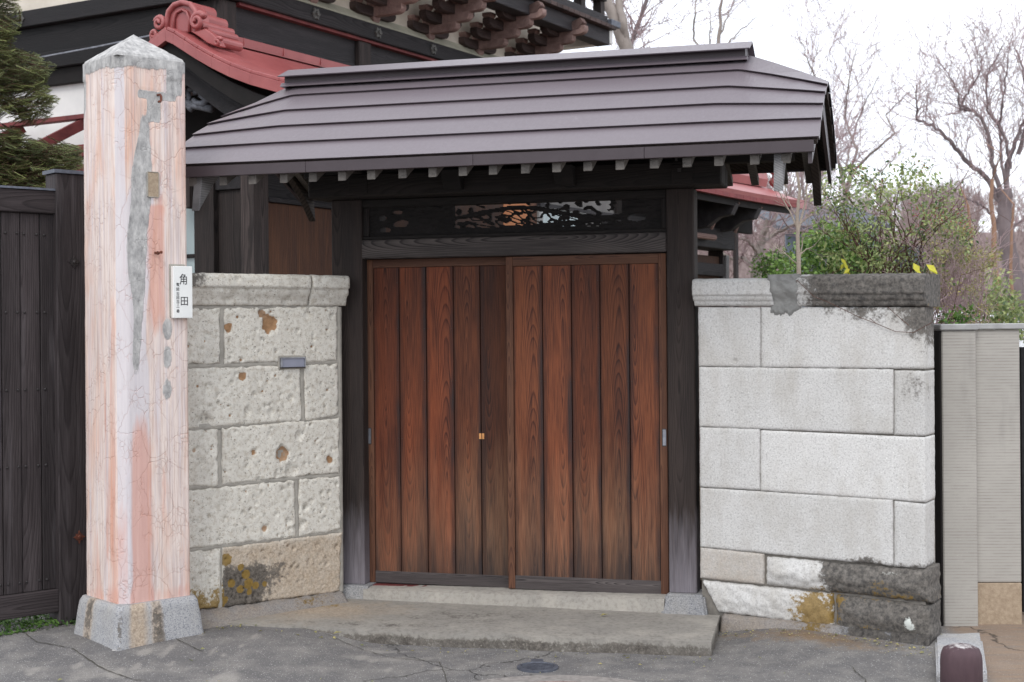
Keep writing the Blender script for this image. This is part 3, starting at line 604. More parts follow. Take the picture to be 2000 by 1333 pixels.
profile_run('coping_stone', M['tuff'], wl, cap, cj + .004, WL.x(677), amp=.008, seed=5, tone=.94, pits=[(*WL.at(a, b_), r_ / sc_, d_) for a, b_, r_, d_ in ((640, 575, 6, .01), (620, 547, 9, .006))])
# sloping rough footing below it
ft = [(.2, .145), (-.0, .14), (-.03, .125), (-.06, .1), (-.10, .075), (-.15, .05), (-.16, -.05)]
profile_run('footing', M['granite_b'], wl, ft, WL.x(312) - .1, WL.x(664), amp=.03, seed=8, tone=.66, attrs={'tan': lambda x, z: .52, 'yel': lambda x, z: .45 * blob(x, z, -.25, .12, .4, .09), 'dark': lambda x, z: .35 * blob(x, z, -.45, .06, .2, .06)})
# right wall ---------------------------------------------------------------
wr = fthing('stone_wall', 'smooth pale andesite ashlar wall right of the gate with black lichen at its base', 'stone wall', WR)
P_ = lambda x, y: WR.at(x, y)
dk_top = lambda x, z: .55 * blob(x, z, *P_(1785, 600), .5, .2) + .52 * blob(x, z, *P_(1800, 640), .12, .28) + .42 * blob(x, z, *P_(1650, 602), .35, .1)
dk_r2 = lambda x, z: .5 * blob(x, z, *P_(1785, 765), .13, .16) + .28 * blob(x, z, *P_(1410, 800), .2, .2)
dk_low = lambda x, z: .75 * blob(x, z, *P_(1690, 1100), .24, .065) + .6 * blob(x, z, *P_(1790, 1108), .15, .05)
dk_foot = lambda x, z: 1.05 * sm(P_(1580, 1180)[0], P_(1650, 1180)[0], x - .22 * (P_(1640, 1150)[1] - z))
yl_foot = lambda x, z: 1.15 * blob(x, z, *P_(1592, 1198), .21, .22) + .62 * blob(x, z, *P_(1760, 1168), .3, .06) + .5 * blob(x, z, *P_(1700, 1230), .2, .05) + .45 * blob(x, z, *P_(1720, 1140), .12, .06) + .4 * blob(x, z, *P_(1660, 1165), .2, .06)
wh_foot = lambda x, z: .9 * blob(x, z, *P_(1775, 1215), .045, .06) + .6 * blob(x, z, *P_(1740, 1120), .16, .02) + .45 * blob(x, z, *P_(1680, 1215), .06, .05) + .5 * blob(x, z, *P_(1790, 1230), .05, .04)
pz = lambda x, z: 0
RW = [
    (((1364, 716), (1484, 718), (1484, 601), (1363, 600)), 1.0, dict(), [(1434, 706, 5, .012)]),
    (((1486, 718), (1806, 721), (1805, 600), (1486, 600)), .98, dict(dark=dk_top), []),
    (((1365, 834), (1744, 849), (1744, 722), (1365, 717)), 1.0, dict(dark=dk_r2), []),
    (((1746, 850), (1807, 852), (1806, 725), (1746, 724)), .98, dict(dark=dk_r2), []),
    (((1366, 952), (1483, 958), (1483, 839), (1366, 835)), 1.0, dict(), [(1452, 936, 3, .006)]),
    (((1485, 959), (1808, 982), (1807, 855), (1485, 841)), 1.03, dict(), []),
    (((1367, 1069), (1744, 1106), (1743, 977), (1367, 953)), .98, dict(dark=dk_low), []),
    (((1746, 1107), (1807, 1110), (1807, 985), (1746, 979)), .98, dict(dark=dk_low), []),
    (((1367, 1129), (1491, 1143), (1491, 1083), (1367, 1070)), .9, dict(tan=lambda x, z: .5), [])]
k = 0
for q, tn_, at_, pp in RW:
    stone('stone', M['granite'], wr, px4(WR, q), amp=.002, rad=.004, wob=.004, seed=30 + k, tone=tn_ * (.95, 1.02, .97, .93, .96, 1.03, .98, .95, 1)[k], attrs=at_ or None, pits=[(*P_(a, b_), r_ / 365, d_) for a, b_, r_, d_ in pp], chip=.012, res=.011); k += 1
rk = dict(amp=.016, rad=.02, wob=.012, bulge=.012, chip=.05, res=.01)
fa = dict(dark=dk_foot, yel=yl_foot, wht=wh_foot)
stone('stone', M['granite'], wr, px4(WR, ((1494, 1144), (1820, 1181), (1817, 1113), (1494, 1086))), seed=50, tone=.98, attrs=fa, depth=.2, **{**rk, 'bulge': .03, 'rad': .03})
stone('stone', M['granite'], wr, px4(WR, ((1402, 1197), (1629, 1228), (1627, 1161), (1368, 1133))), seed=51, tone=.98, attrs=fa, **rk)
stone('stone', M['granite'], wr, px4(WR, ((1632, 1229), (1820, 1256), (1819, 1184), (1631, 1161))), seed=52, tone=.95, attrs=fa, **{**rk, 'bulge': .028})
m_ = MB(); m_.box(P_(1366, 900)[0], P_(1803, 900)[0], .02, .24, .02, P_(1600, 604)[1]); m_.obj('mortar_joint', plain('dark_joint', c(110, 106, 100), c(140, 135, 128), 20, .95), wr)
zt = P_(1450, 544)[1]; zb = P_(1450, 599)[1] + .002; h_ = zt - zb
def rcap(z0, z1, lump): 
    h = z1 - z0
    return [(.28, z1), (.0, z1), (-.035, z1 - .006 - lump * .6), (-.046, z1 - .016 - lump), (-.047, z1 - h * .60), (-.036, z1 - h * .63), (-.036, z1 - h * .66), (-.030, z1 - h * .79), (-.020, z1 - h * .82), (-.020, z1 - h * .85), (-.014, z1 - h * .96), (0, z0), (.28, z0)]
profile_run('coping_stone', M['granite'], wr, rcap(zb, zt, 0), P_(1357, 560)[0], P_(1512, 560)[0], amp=.002, seed=4, tone=.94, endr=.006, res=.008, slope=-.017, xref=P_(1450, 560)[0])
profile_run('coping_stone', M['granite'], wr, rcap(zb, zt + .018, .012), P_(1556, 560)[0], P_(1809, 560)[0], amp=.012, seed=6, tone=.9, endr=.035, res=.009, slope=-.017, xref=P_(1450, 560)[0],
    attrs={'dark': lambda x, z: .72 + .2 * sm(P_(1600, 560)[0], P_(1640, 560)[0], x) - .45 * (1 - sm(P_(1560, 560)[0], P_(1600, 560)[0], x)), 'yel': lambda x, z: .25 * blob(x, z, *P_(1800, 590), .2, .03)})
# cement repair where the coping broke, smeared down over the stone below
def smear():
    b = MB(); x0, x1 = P_(1503, 560)[0], P_(1564, 560)[0]; N_, K_ = 26, 40; zt_ = zt + .02; A_ = []
    for j in range(K_ + 1):
        t = j / K_
        for i in range(N_ + 1):
            s = i / N_; x = x0 + (x1 - x0) * s
            low = P_(1530, 622)[1] - .03 * fbm(s * 3, 2, 3) + .09 * abs(s - .45) ** 1.2 - .05 * fbm(s * 7, 4, 2, 3)
            z = zt_ + (low - zt_) * t
            f = (zt_ - z) / h_
            y = -.052 if f < .55 else (-.052 + .04 * sm(.55, 1.05, f)); y = min(y, -.006)
            if t == 0: y = .12
            edge = min(s, 1 - s, 1 - t)
            y += .014 * fbm(x * 22, z * 22, 4, 4) + .014 * (1 - sm(0, .12, edge))
            wx = .03 * fbm(z * 14, s * 2, 1, 4) * (1 - sm(0, .3, min(s, 1 - s)))
            b.v.append((x + wx, y, z))
    n = N_ + 1; b.f = [(j * n + i, (j + 1) * n + i, (j + 1) * n + i + 1, j * n + i + 1) for j in range(K_) for i in range(N_)]
    b.obj('cement_repair', M['patch'], wr, smooth=True)
smear()
ft = [(.2, .11), (-.0, .10), (-.03, .09), (-.05, .05), (-.07, .0), (-.07, -.06)]
profile_run('footing', M['granite_b'], wr, ft, P_(1412, 1200)[0], P_(1818, 1200)[0], amp=.014, seed=9, tone=.66, attrs={'tan': lambda x, z: .55 * (1 - sm(P_(1600, 0)[0], P_(1700, 0)[0], x)), 'dark': lambda x, z: .75 * sm(P_(1560, 1200)[0], P_(1700, 1200)[0], x), 'yel': lambda x, z: .85 * blob(x, z, P_(1585, 1200)[0], .06, .16, .12)})
# dead creeper stems on the dark end of the wall
cp = thing('dead_vine', 'thin dry creeper stem hanging across the dark end of the right wall', 'vine', (WR.o[0], WR.o[1], 0), WR.a)
for pl in ([(1562, 548), (1578, 562), (1596, 580), (1622, 590), (1680, 620), (1712, 632), (1750, 648), (1785, 650), (1822, 630)], [(1735, 600), (1755, 618), (1776, 636)], [(1712, 632), (1700, 622)], [(1822, 630), (1826, 612), (1838, 598)]):
    b = MB(); b.tube([(*P_(x, y)[:1], -.056 - .004 * (i % 2) if y < 598 else -.012 - .004 * (i % 2), P_(x, y)[1]) for i, (x, y) in enumerate(pl)], .0017, 5); b.obj('stem', M['bark_red'], cp)

# framed little lamp let into the joint of the left wall
lp = fthing('wall_lamp', 'small steel framed lamp plate set in the joint of the left tuff wall', 'wall lamp', WL)
(lx0, lz0), (lx1, lz1) = WL.at(550, 718, -.02), WL.at(596, 699, -.02)
box('back_plate', M['mortar'], lp, lx0 - .014, lx1 + .014, -.006, .05, lz0 - .012, lz1 + .014, .004)
box('frame', M['steel'], lp, lx0 - .004, lx1 + .003, -.02, .0, lz1 - .004, lz1 + .003, .001)
box('frame', M['steel'], lp, lx0 - .004, lx0 + .005, -.022, .0, lz0, lz1 - .004, .001)
box('frame', M['steel'], lp, lx1 - .003, lx1 + .003, -.02, .0, lz0, lz1 - .004, .001)
box('frame', M['iron'], lp, lx0 - .004, lx1 + .003, -.018, .0, lz0 - .006, lz0, .001)
box('lens', M['lamp_glass'], lp, lx0 + .005, lx1 - .003, -.014, -.002, lz0, lz1 - .004, .001)

# ------------------------------------------------------------------ tall old pillar with name plate
A_P = R(42); pb = Vector((-2.01, 7.36, 0))
u_ = Vector((math.cos(A_P), math.sin(A_P), 0)); n_ = Vector((-math.sin(A_P), math.cos(A_P), 0))
PL = .515; pc = pb + (u_ + n_) * PL / 2 + Vector((-.034, 0, 0))
PF = Fr(pc.x, pc.y, 42)
pil = thing('stone_pillar', 'tall pale square pillar streaked salmon pink with a low pyramid top, left of the gate', 'pillar', (pc.x, pc.y, 0), A_P)
z0 = PF.at(262, 1178, -.19)[1]; hb = .2; hs = .2
ze = PF.at(350, 122, -.19)[1]; za = ze + .145
# shaft: ring of points (bevelled front corner), dense grid so the repairs have relief
def shaft():
    ring = []; chx = .05; cr_ = [(-hs + chx, -hs), (hs, -hs), (hs, hs), (-hs, hs), (-hs, -hs + chx)]
    for a, b_ in zip(cr_, cr_[1:] + cr_[:1]):
        n = max(2, int(math.hypot(b_[0] - a[0], b_[1] - a[1]) / .012)) if (a[1] == b_[1] == -hs or a[0] == b_[0] == -hs or a == cr_[-1]) else 4
        ring += [(a[0] + (b_[0] - a[0]) * i / n, a[1] + (b_[1] - a[1]) * i / n) for i in range(n)]
    zz = list(np.arange(z0, ze, .012)) + [ze]; k = len(ring); b = MB(); mort, band, rust = [], [], []
    def pat(x, z): return math.hypot(x, z)
    mP = [(x, y) for x, y in ()]
    for iz, z in enumerate(zz):
        tp = 1 - .02 * (z - z0) / (ze - z0)
        for (x, y) in ring:
            front = abs(y + hs) < 1e-6 and x >= -hs + chx - 1e-6   # right-hand face as seen
            left = abs(x + hs) < 1e-6
            cham = not front and not left and x < 0 and y < 0
            m_ = 0; bd = 0; rs = 0
            top = ze - z
            if x < hs + 1 and (front or left or cham): m_ = max(m_, 1 - sm(.03, .085, top + .03 * fbm(x * 9 + y * 5, z * 3, 2)))
            if front:
                s = (x + hs) / (2 * hs)                   # 0 at the corner, 1 at the right edge
                m_ = max(m_, (1 - sm(.02, .05, abs(s - .84) - .08)) * (1 - sm(.16, .2, top)), (1 - sm(.0, .04, abs(s - .58) - .26)) * (1 - sm(.012, .03, abs(top - .195))), (1 - sm(.06, .1, abs(s - .53) - .02)) * (1 - sm(.03, .06, abs(top - .26) - .03)))
                ctr = .38 - .12 * sm(.35, 1.2, top); w = .03 + .085 * sm(.3, .62, top) * (1 - sm(1.0, 1.45, top))
                m_ = max(m_, (1 - sm(0, .05, abs(s - ctr + .05 * fbm(3, z * 3, 1)) - w)) * sm(.25, .36, top) * (1 - sm(1.55, 1.75, top)))
                bd = max((1 - sm(0, .05, abs(s - .18) - .05)) * sm(.7, 1.1, top), (1 - sm(0, .1, abs(s - ctr) - w - .04)) * sm(.5, .9, top))
                bd = max(bd, .9 * (1 - sm(0, .1, abs(s - .3) - .07)) * sm(1.45, 1.7, top) * (1 - sm(2.0, 2.3, top)))
                rs = (1 - sm(0, .1, abs(s - .3) - .09)) * sm(1.7, 2.1, top) + .8 * (1 - sm(0, .12, abs(s - .55 ) - .07)) * sm(.75, .8, top) * (1 - sm(1.3, 1.6, top)) + .5 * (1 - sm(.02, .12, z - z0))
                for (fx, fz) in ((.7, 1.43), (.7, 1.58), (.69, 1.75)): m_ = max(m_, .7 * (1 - sm(.03, .07, math.hypot((s - fx) * .7, (top - fz) * .8))))
            if cham: bd = .75; rs = .5 * sm(2.1, 2.5, top)
            if left:
                s = (hs - y) / (2 * hs)                   # 0 far edge, 1 near corner
                m_ = max(m_, (1 - sm(.0, .1, s - .02)) * (1 - sm(.2, .34, top)) * sm(.02, .05, top), .0)
                rs = .45 * (1 - sm(0, .14, abs(s - .8) - .05)) * sm(1.0, 1.3, top) + .4 * (1 - sm(.02, .12, z - z0))
            d = .003 * fbm(x * 20, y * 20, z * 5, 3) + (.004 * m_ if top > .1 else -.004 * m_) + .006 * (1 - sm(0, .02, min(top, z - z0))) * 0
            nx_, ny_ = (0, -1) if front else ((-1, 0) if left else ((-.7, -.7) if cham else (0, 0)))
            b.v.append((x * tp - nx_ * d, y * tp - ny_ * d, z)); mort.append(m_); band.append(bd); rust.append(rs)
    b.f = [(i * k + j, i * k + (j + 1) % k, (i + 1) * k + (j + 1) % k, (i + 1) * k + j) for i in range(len(zz) - 1) for j in range(k)]
    b.at = {'mort': mort, 'band': band, 'rust': rust}
    b.obj('shaft', M['pillar'], pil, smooth=True)
    # pyramid top with a lumpy eave
    q = MB(); e_ = hs * .98; N_ = 20; mm = []
    for j in range(N_ + 1):
        t = j / N_
        for i in range(80):
            a = i / 80 * 4; sd_ = int(a); f_ = a - sd_; cs = [(-1, -1), (1, -1), (1, 1), (-1, 1), (-1, -1)]
            x = cs[sd_][0] + (cs[sd_ + 1][0] - cs[sd_][0]) * f_; y = cs[sd_][1] + (cs[sd_ + 1][1] - cs[sd_][1]) * f_
            w = 1 - t; out = (1.012 if j else 1.004)
            q.v.append((x * e_ * out * w, y * e_ * out * w, ze - .004 + (.016 if j else 0) + (za - ze) * max(0, t - .03) / .97 + .005 * fbm(x * w * 6, y * w * 6, 4) * (t < .97))); mm.append(.9)
    q.f = [(j * 80 + i, j * 80 + (i + 1) % 80, (j + 1) * 80 + (i + 1) % 80, (j + 1) * 80 + i) for j in range(N_) for i in range(80)]
    q.at = {'mort': mm, 'band': [.3] * len(mm), 'rust': [0] * len(mm)}
    q.obj('pyramid_top', M['pillar'], pil, smooth=False)
shaft()
# granite block below
def plinth():
    b = MB(); N_, K_ = 24, 12; A = []; B_ = []
    for j in range(K_ + 1):
        t = j / K_
        for i in range(4 * N_):
            a = i / N_; s = int(a); f_ = a - s; cs = [(-1, -1), (1, -1), (1, 1), (-1, 1), (-1, -1)]
            x = cs[s][0] + (cs[s + 1][0] - cs[s][0]) * f_; y = cs[s][1] + (cs[s + 1][1] - cs[s][1]) * f_
            w = (.267 - .034 * t); w -= .012 * sm(.9, 1, t)
            e = min(f_, 1 - f_); w2 = w - .012 * (1 - sm(0, .04, e)) * .5
            d = .004 * fbm(x * 5, y * 5, t * 4, 3)
            b.v.append((x * (w2 + d), y * (w2 + d), -.03 + (z0 + .03) * t)); A.append((.8 * (1 - sm(.06, .16, abs(f_ - .24))) + .75 * (1 - sm(.03, .12, abs(f_ - .46)))) * (s == 0) + .7 * (1 - sm(.05, .16, abs(f_ - .32))) * (s == 3)); B_.append((.55 * (1 - sm(.03, .13, abs(f_ - .46))) + .4 * (1 - sm(.02, .06, f_ - .02))) * (s == 0) + .5 * (1 - sm(.05, .14, abs(f_ - .32))) * (s == 3))
    k = 4 * N_
    b.f = [(j * k + i, j * k + (i + 1) % k, (j + 1) * k + (i + 1) % k, (j + 1) * k + i) for j in range(K_) for i in range(k)] + [tuple(K_ * k + i for i in range(k))]
    b.at = {'tan': A, 'dark': B_}
    o = b.obj('plinth', M['granite_b'], pil, smooth=True, tone=1.05)
    o.data.polygons.foreach_set('use_smooth', [True] * (len(b.f) - 1) + [False])
plinth()
# sunk rectangular hole, iron hook and old pin on the right-hand face
(x0, zA), (x1, zB) = PF.at(289, 384, -hs), PF.at(309, 338, -hs)
for nm, bx in (('recess_frame', (x0 - .004, x0, zA, zB)), ('recess_frame', (x1, x1 + .004, zA, zB)), ('recess_frame', (x0, x1, zB, zB + .004)), ('recess_frame', (x0, x1, zA - .004, zA))):
    box(nm, M['mortar'], pil, bx[0], bx[1], -hs - .004, -hs + .01, bx[2], bx[3], .001)
box('recess_fill', M['tanstone'], pil, x0, x1, -hs - .0012, -hs + .01, zA, zB, 0)
hx, hz = PF.at(309, 186, -hs)
b = MB(); b.tube([(hx, -hs + .02, hz), (hx, -hs - .018, hz), (hx, -hs - .03, hz - .012), (hx - .001, -hs - .034, hz - .03), (hx - .014, -hs - .045, hz - .042), (hx - .03, -hs - .06, hz - .046)], .0065, 8); b.obj('hook', M['rust'], pil, smooth=True)
hx, hz = PF.at(306, 494, -hs)
b = MB(); b.tube([(hx - .006, -hs + .02, hz), (hx - .006, -hs - .03, hz)], .005, 8); b.lathe([(.0, -.0), (.009, .002), (.009, .008), (.0, .01)], 10)
b = MB(); b.tube([(hx - .008, -hs + .02, hz), (hx - .008, -hs - .028, hz - .002), (hx + .006, -hs - .034, hz)], [.006, .006, .006], 8); b.tube([(hx - .013, -hs - .028, hz - .003), (hx - .003, -hs - .028, hz - .003)], .0095, 8); b.tube([(hx + .004, -hs - .034, hz + .001), (hx + .012, -hs - .034, hz + .001)], .008, 8)
b.obj('iron_pin', M['rust'], pil)
# name plate
npl = thing('name_plate', 'white porcelain name plate with black characters on the right edge of the tall pillar', 'name plate', (pc.x, pc.y, 0), A_P)
(nx0, nz0), (nx1, nz1) = PF.at(338, 622, -hs - .03), PF.at(375, 521, -hs - .03)
box('plate', M['porcelain'], npl, nx0, nx1, -hs - .034, -hs - .008, nz0, nz1, .003)
box('backing', M['mortar'], npl, nx0 - .004, nx1 - .03, -hs - .008, -hs + .004, nz0 + .006, nz1 + .012, .003)
def char(ch, x, z, size, sx=1.0):
    cu = bpy.data.curves.new('lettering', 'FONT'); cu.body = ch; cu.align_x = 'CENTER'; cu.align_y = 'CENTER'; cu.size = size; cu.extrude = .0004; cu.offset = 0
    to = bpy.data.objects.new('lettering', cu); COL.objects.link(to); bpy.context.view_layer.update()
    me = bpy.data.meshes.new_from_object(to.evaluated_get(bpy.context.evaluated_depsgraph_get())); me.materials.clear()
    bpy.data.objects.remove(to); bpy.data.curves.remove(cu)
    o = link('lettering', me, M['ink'], npl, (x, -hs - .0348, z), (R(90), 0, 0)); o.scale = (sx, 1, 1)
wN, hN = nx1 - nx0, nz1 - nz0
fz = lambda py: nz1 - hN * (py - 155) / (1205 - 155)       # from rows of the enlarged plate
fx = lambda q: nx0 + wN * (q - 125) / (505 - 125)
char('角', fx(325), fz(435), .062, .85); char('田', fx(338), fz(872), .054, .95)
for chh, py in zip('電話吉田百〇一番', (530, 622, 718, 795, 880, 950, 992, 1065)): char(chh, fx(212), fz(py), (.02 if chh != '〇' else .011))

# ------------------------------------------------------------------ the wooden gate
gt = fthing('wooden_gate', 'roofed wooden gate with two brown plank sliding doors between dark posts', 'gate', G)
gx = lambda px, d=0: G.at(px, 800, d)[0]
gzz = lambda px, py, d=0: G.at(px, py, d)[1]
# posts
for a, b_ in ((650, 709), (1304, 1358)):
    zt_ = 2.47; zb_ = .162 if a < 900 else .19
    box('post', M['post'], gt, gx(a, -.035), gx(b_, -.035), -.035, .11, zb_, zt_, .006, tone=1.0 if a < 900 else .85)
# post stones
def foot_stone(px0, px1, zt_, fl, dm, seed):
    x0, x1 = gx(px0, -.085), gx(px1, -.085); b = MB()
    def fn(u, t): return None
    prof = []
    b.add([(x0 - fl, -.11 - fl, .04), (x1 + fl, -.11 - fl, .04), (x1 + fl, .14, .04), (x0 - fl, .14, .04), (x0, -.085, zt_), (x1, -.085, zt_), (x1, .12, zt_), (x0, .12, zt_)],
          [(0, 3, 2, 1), (4, 5, 6, 7), (0, 1, 5, 4), (1, 2, 6, 5), (2, 3, 7, 6), (3, 0, 4, 7)])
    o = b.obj('post_stone', M['granite_b'], gt, bevel=.012, seg=2, tone=dm)
foot_stone(661, 718, .164, .004, .8, 1); foot_stone(1296, 1372, .192, .03, .75, 2)
# sill
b = MB()
sx0, sx1 = gx(719), gx(1300)
def sill(u, t): return (sx0 + (sx1 - sx0) * u, -.105 + .22 * t + .004 * fbm(u * 20, 1, 2), .155 + .02 * u + .003 * fbm(u * 30, t * 3, 1) - .01 * (1 - t) ** 8)
o = grid_slab('sill', sill, 90, 6, M['slabstone'], gt, {'tan': lambda p: .2, 'wht': lambda p: .0}, down=.14); o.color = (1.3, 1.28, 1.25, 1)
box('threshold', M['black_void'], gt, sx0 - .02, sx1, .095, .14, .06, .2, .002)
box('door_track', M['maroon'], gt, sx0, sx1, -.0, .07, .14, .158, .002)
# lintel, frieze frame, header, main beam
XL, XR = gx(707, -.03), gx(1304, -.03)
box('lintel', M['lintel'], gt, XL, XR, -.03, .08, 2.114, 2.226, .005)
box('head_light_stop', M['black_void'], gt, XL, XR, .09, .12, 2.06, 2.24, .002)  # black board added to stop light leaking in above the doors
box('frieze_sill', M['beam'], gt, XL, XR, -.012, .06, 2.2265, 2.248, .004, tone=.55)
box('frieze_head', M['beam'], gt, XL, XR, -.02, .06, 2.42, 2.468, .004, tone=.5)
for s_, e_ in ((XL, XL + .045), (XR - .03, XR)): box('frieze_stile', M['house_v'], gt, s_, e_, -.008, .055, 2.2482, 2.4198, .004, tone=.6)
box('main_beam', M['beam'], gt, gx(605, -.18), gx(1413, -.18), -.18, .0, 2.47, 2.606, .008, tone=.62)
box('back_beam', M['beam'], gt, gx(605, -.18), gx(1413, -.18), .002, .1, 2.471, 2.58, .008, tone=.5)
for px in (890, 1108):
    b = MB(); x0 = gx(px, -.2); b.prism([(-.28, 2.60), (-.18, 2.60), (-.18, 2.49), (-.22, 2.49), (-.25, 2.53)], x0 - .055, x0 + .055, 'x'); b.obj('beam_nose', M['black_void'], gt, bevel=.004)
for px in (700, 1335):
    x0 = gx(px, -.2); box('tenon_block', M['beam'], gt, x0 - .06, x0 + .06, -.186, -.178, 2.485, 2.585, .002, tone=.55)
b = MB(); x0 = gx(1330, -.2); b.box(x0 - .01, x0 + .01, -.19, -.184, 2.545, 2.565); b.obj('peg', M['iron'], gt)
# pierced carved frieze: a twisting pine bough, solid at the left
def frieze():
    x0, x1, zA, zB = XL + .045, XR - .03, 2.248, 2.42; N_, K_ = 330, 36
    def solid(x, z):
        u = (x - x0) / (x1 - x0); v = (z - zA) / (zB - zA)
        if v < .06 or u < .012 or u > .99: return True
        if u < .3:
            return not any(math.hypot((u - a) / w, (v - h) / hh) < 1 + .35 * fbm(u * 60, v * 9, 3) for a, h, w, hh in ((.045, .62, .016, .1), (.055, .22, .022, .09), (.1, .82, .02, .07), (.11, .42, .028, .13)))
        if u > .87:
            return not (math.hypot((u - .918) / .03, (v - .38) / .16) < 1 and v > .26 + 2 * abs(u - .918))
        bough = .68 + .18 * math.sin(u * 12 + 1.5) - .25 * (u - .5)
        if abs(v - bough) < .07 + .06 * fbm(u * 14, 3, 1): return True
        b2 = .12 + .9 * max(0, u - .52)
        if abs(v - b2) < .08 + .05 * fbm(u * 22, 5, 2): return True
        n = mn.noise(Vector((u * 34 + v * 5, v * 5 - u * 6, 2))); n2 = mn.noise(Vector((u * 46, v * 7, 7)))
        if abs(n) < .12 and v < bough: return True
        if n2 > .33 - .2 * (u > .66) * (v > .2): return True
        return v < .16 + .1 * fbm(u * 24, 1, 9)
    g = [[solid(x0 + (x1 - x0) * (i + .5) / N_, zA + (zB - zA) * (j + .5) / K_) for i in range(N_)] for j in range(K_)]
    b = MB(); idx = {}
    def V(i, j, s):
        k = (i, j, s)
        if k not in idx:
            x = x0 + (x1 - x0) * i / N_; z = zA + (zB - zA) * j / K_
            idx[k] = len(b.v); b.v.append((x, (.006 - .014 * fbm(x * 16, z * 40, 2, 3)) if s == 0 else .035, z))
        return idx[k]
    S_ = lambda i, j: 0 <= i < N_ and 0 <= j < K_ and g[j][i]
    for j in range(K_):
        for i in range(N_):
            if not g[j][i]: continue
            b.f.append((V(i, j, 0), V(i + 1, j, 0), V(i + 1, j + 1, 0), V(i, j + 1, 0)))
            b.f.append((V(i, j, 1), V(i, j + 1, 1), V(i + 1, j + 1, 1), V(i + 1, j, 1)))
            if not S_(i - 1, j): b.f.append((V(i, j, 0), V(i, j + 1, 0), V(i, j + 1, 1), V(i, j, 1)))
            if not S_(i + 1, j): b.f.append((V(i + 1, j, 0), V(i + 1, j, 1), V(i + 1, j + 1, 1), V(i + 1, j + 1, 0)))
            if not S_(i, j - 1): b.f.append((V(i, j, 0), V(i, j, 1), V(i + 1, j, 1), V(i + 1, j, 0)))
            if not S_(i, j + 1): b.f.append((V(i, j + 1, 0), V(i + 1, j + 1, 0), V(i + 1, j + 1, 1), V(i, j + 1, 1)))
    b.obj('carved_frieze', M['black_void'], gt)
frieze()
# doors
def door(label, xs, y0, ztop, zbot, zr_t, zr_b, stiles, pull, tones):
    d = bpy.data.objects.new('sliding_door', None); COL.objects.link(d); d.parent = gt; d['label'] = label
    for a, b_ in stiles: box('stile', M['door_frame'], d, a, b_, y0, y0 + .034, zbot, ztop, .002, tone=1.0)
    lo, hi = min(s[1] for s in stiles) if len(stiles) > 1 else stiles[0][1], max(s[0] for s in stiles) if len(stiles) > 1 else xs[-1]
    box('top_rail', M['door_rail'], d, lo + .0005, hi - .0005, y0 + .001, y0 + .033, ztop - zr_t, ztop, .002)
    box('bottom_rail', M['rail_foot'], d, lo + .0005, hi - .0005, y0 + .001, y0 + .033, zbot, zbot + zr_b, .002)
    box('plank_light_stop', M['black_void'], d, xs[0], xs[-1], y0 + .0285, y0 + .033, zbot + zr_b, ztop - zr_t, 0)  # black sheet added to stop light showing through the plank gaps
    for i, (a, b_) in enumerate(zip(xs[:-1], xs[1:])):
        z1, z0_ = ztop - zr_t - .001, zbot + zr_b - .004 - .006 * ((i * 7) % 3)
        box('plank', M['door'], d, a + .0022, b_ - .0022, y0 + .006 - .002 * (i % 2), y0 + .028, z0_, z1, .0025, tone=tones[i])
        nb = MB()
        for zf in (.08, .25, .44, .63, .8, .95):
            for e_ in (.012, b_ - a - .012): nb.box(a + e_ - .0018, a + e_ + .0018, y0 + .001, y0 + .006, z0_ + (z1 - z0_) * zf - .0018, z0_ + (z1 - z0_) * zf + .0018)
        tag(nb.obj('nail_head', M['iron'], d), kind='stuff')
    px_, pz_ = pull
    for nm, q in (('finger_pull', (px_ - .012, px_ + .012, pz_ - .05, pz_ + .05)),):
        b = MB(); w, h = .013, .05; y = y0 - .002
        for x0_, x1_, z0_, z1_ in ((-w, -w + .004, -h, h), (w - .004, w, -h, h), (-w + .004, w - .004, h - .005, h), (-w + .004, w - .004, -h, -h + .005)): b.box(px_ + x0_, px_ + x1_, y, y + .004, pz_ + z0_, pz_ + z1_)
        b.obj(nm, M['iron'], d); box('pull_cup', M['steel'], d, px_ - w + .004, px_ + w - .004, y0 - .0012, y0 + .002, pz_ - h + .005, pz_ + h - .005, 0)
    return d
yr, yl_ = .0, .05
xr_ = [gx(p, yr) for p in (1003, 1060.5, 1117, 1173, 1230, 1288)]
dr = door('front sliding door of brown planks, right hand leaf', xr_, yr, 2.108, .17, .056, .078, [(gx(990, yr), gx(1003, yr)), (gx(1288, yr), gx(1303, yr))], (gx(1297, yr), gzz(1297, 855)), [1.15, 1.35, .78, .82, 1.2])
xl_ = [gx(p, yl_) for p in (730, 780.5, 833, 886.5, 938.5, 1000)]
dl = door('rear sliding door of darker brown planks, left hand leaf', xl_, yl_, 2.112, .165, .05, .07, [(gx(714, yl_), gx(730, yl_))], (gx(721, yl_), gzz(721, 852, yl_)), [.78, .95, 1.12, .92, .5])
b = MB()
for dx_, w in ((-.009, .007), (.009, .006)): b.box(gx(940, yl_) + dx_ - w, gx(940, yl_) + dx_ + w, yl_ + .001, yl_ + .006, gzz(940, 858, yl_), gzz(940, 847, yl_))
b.obj('bare_wood_patch', plain('fresh_pine', c(190, 132, 80), c(216, 160, 104), 30, .7), dl)

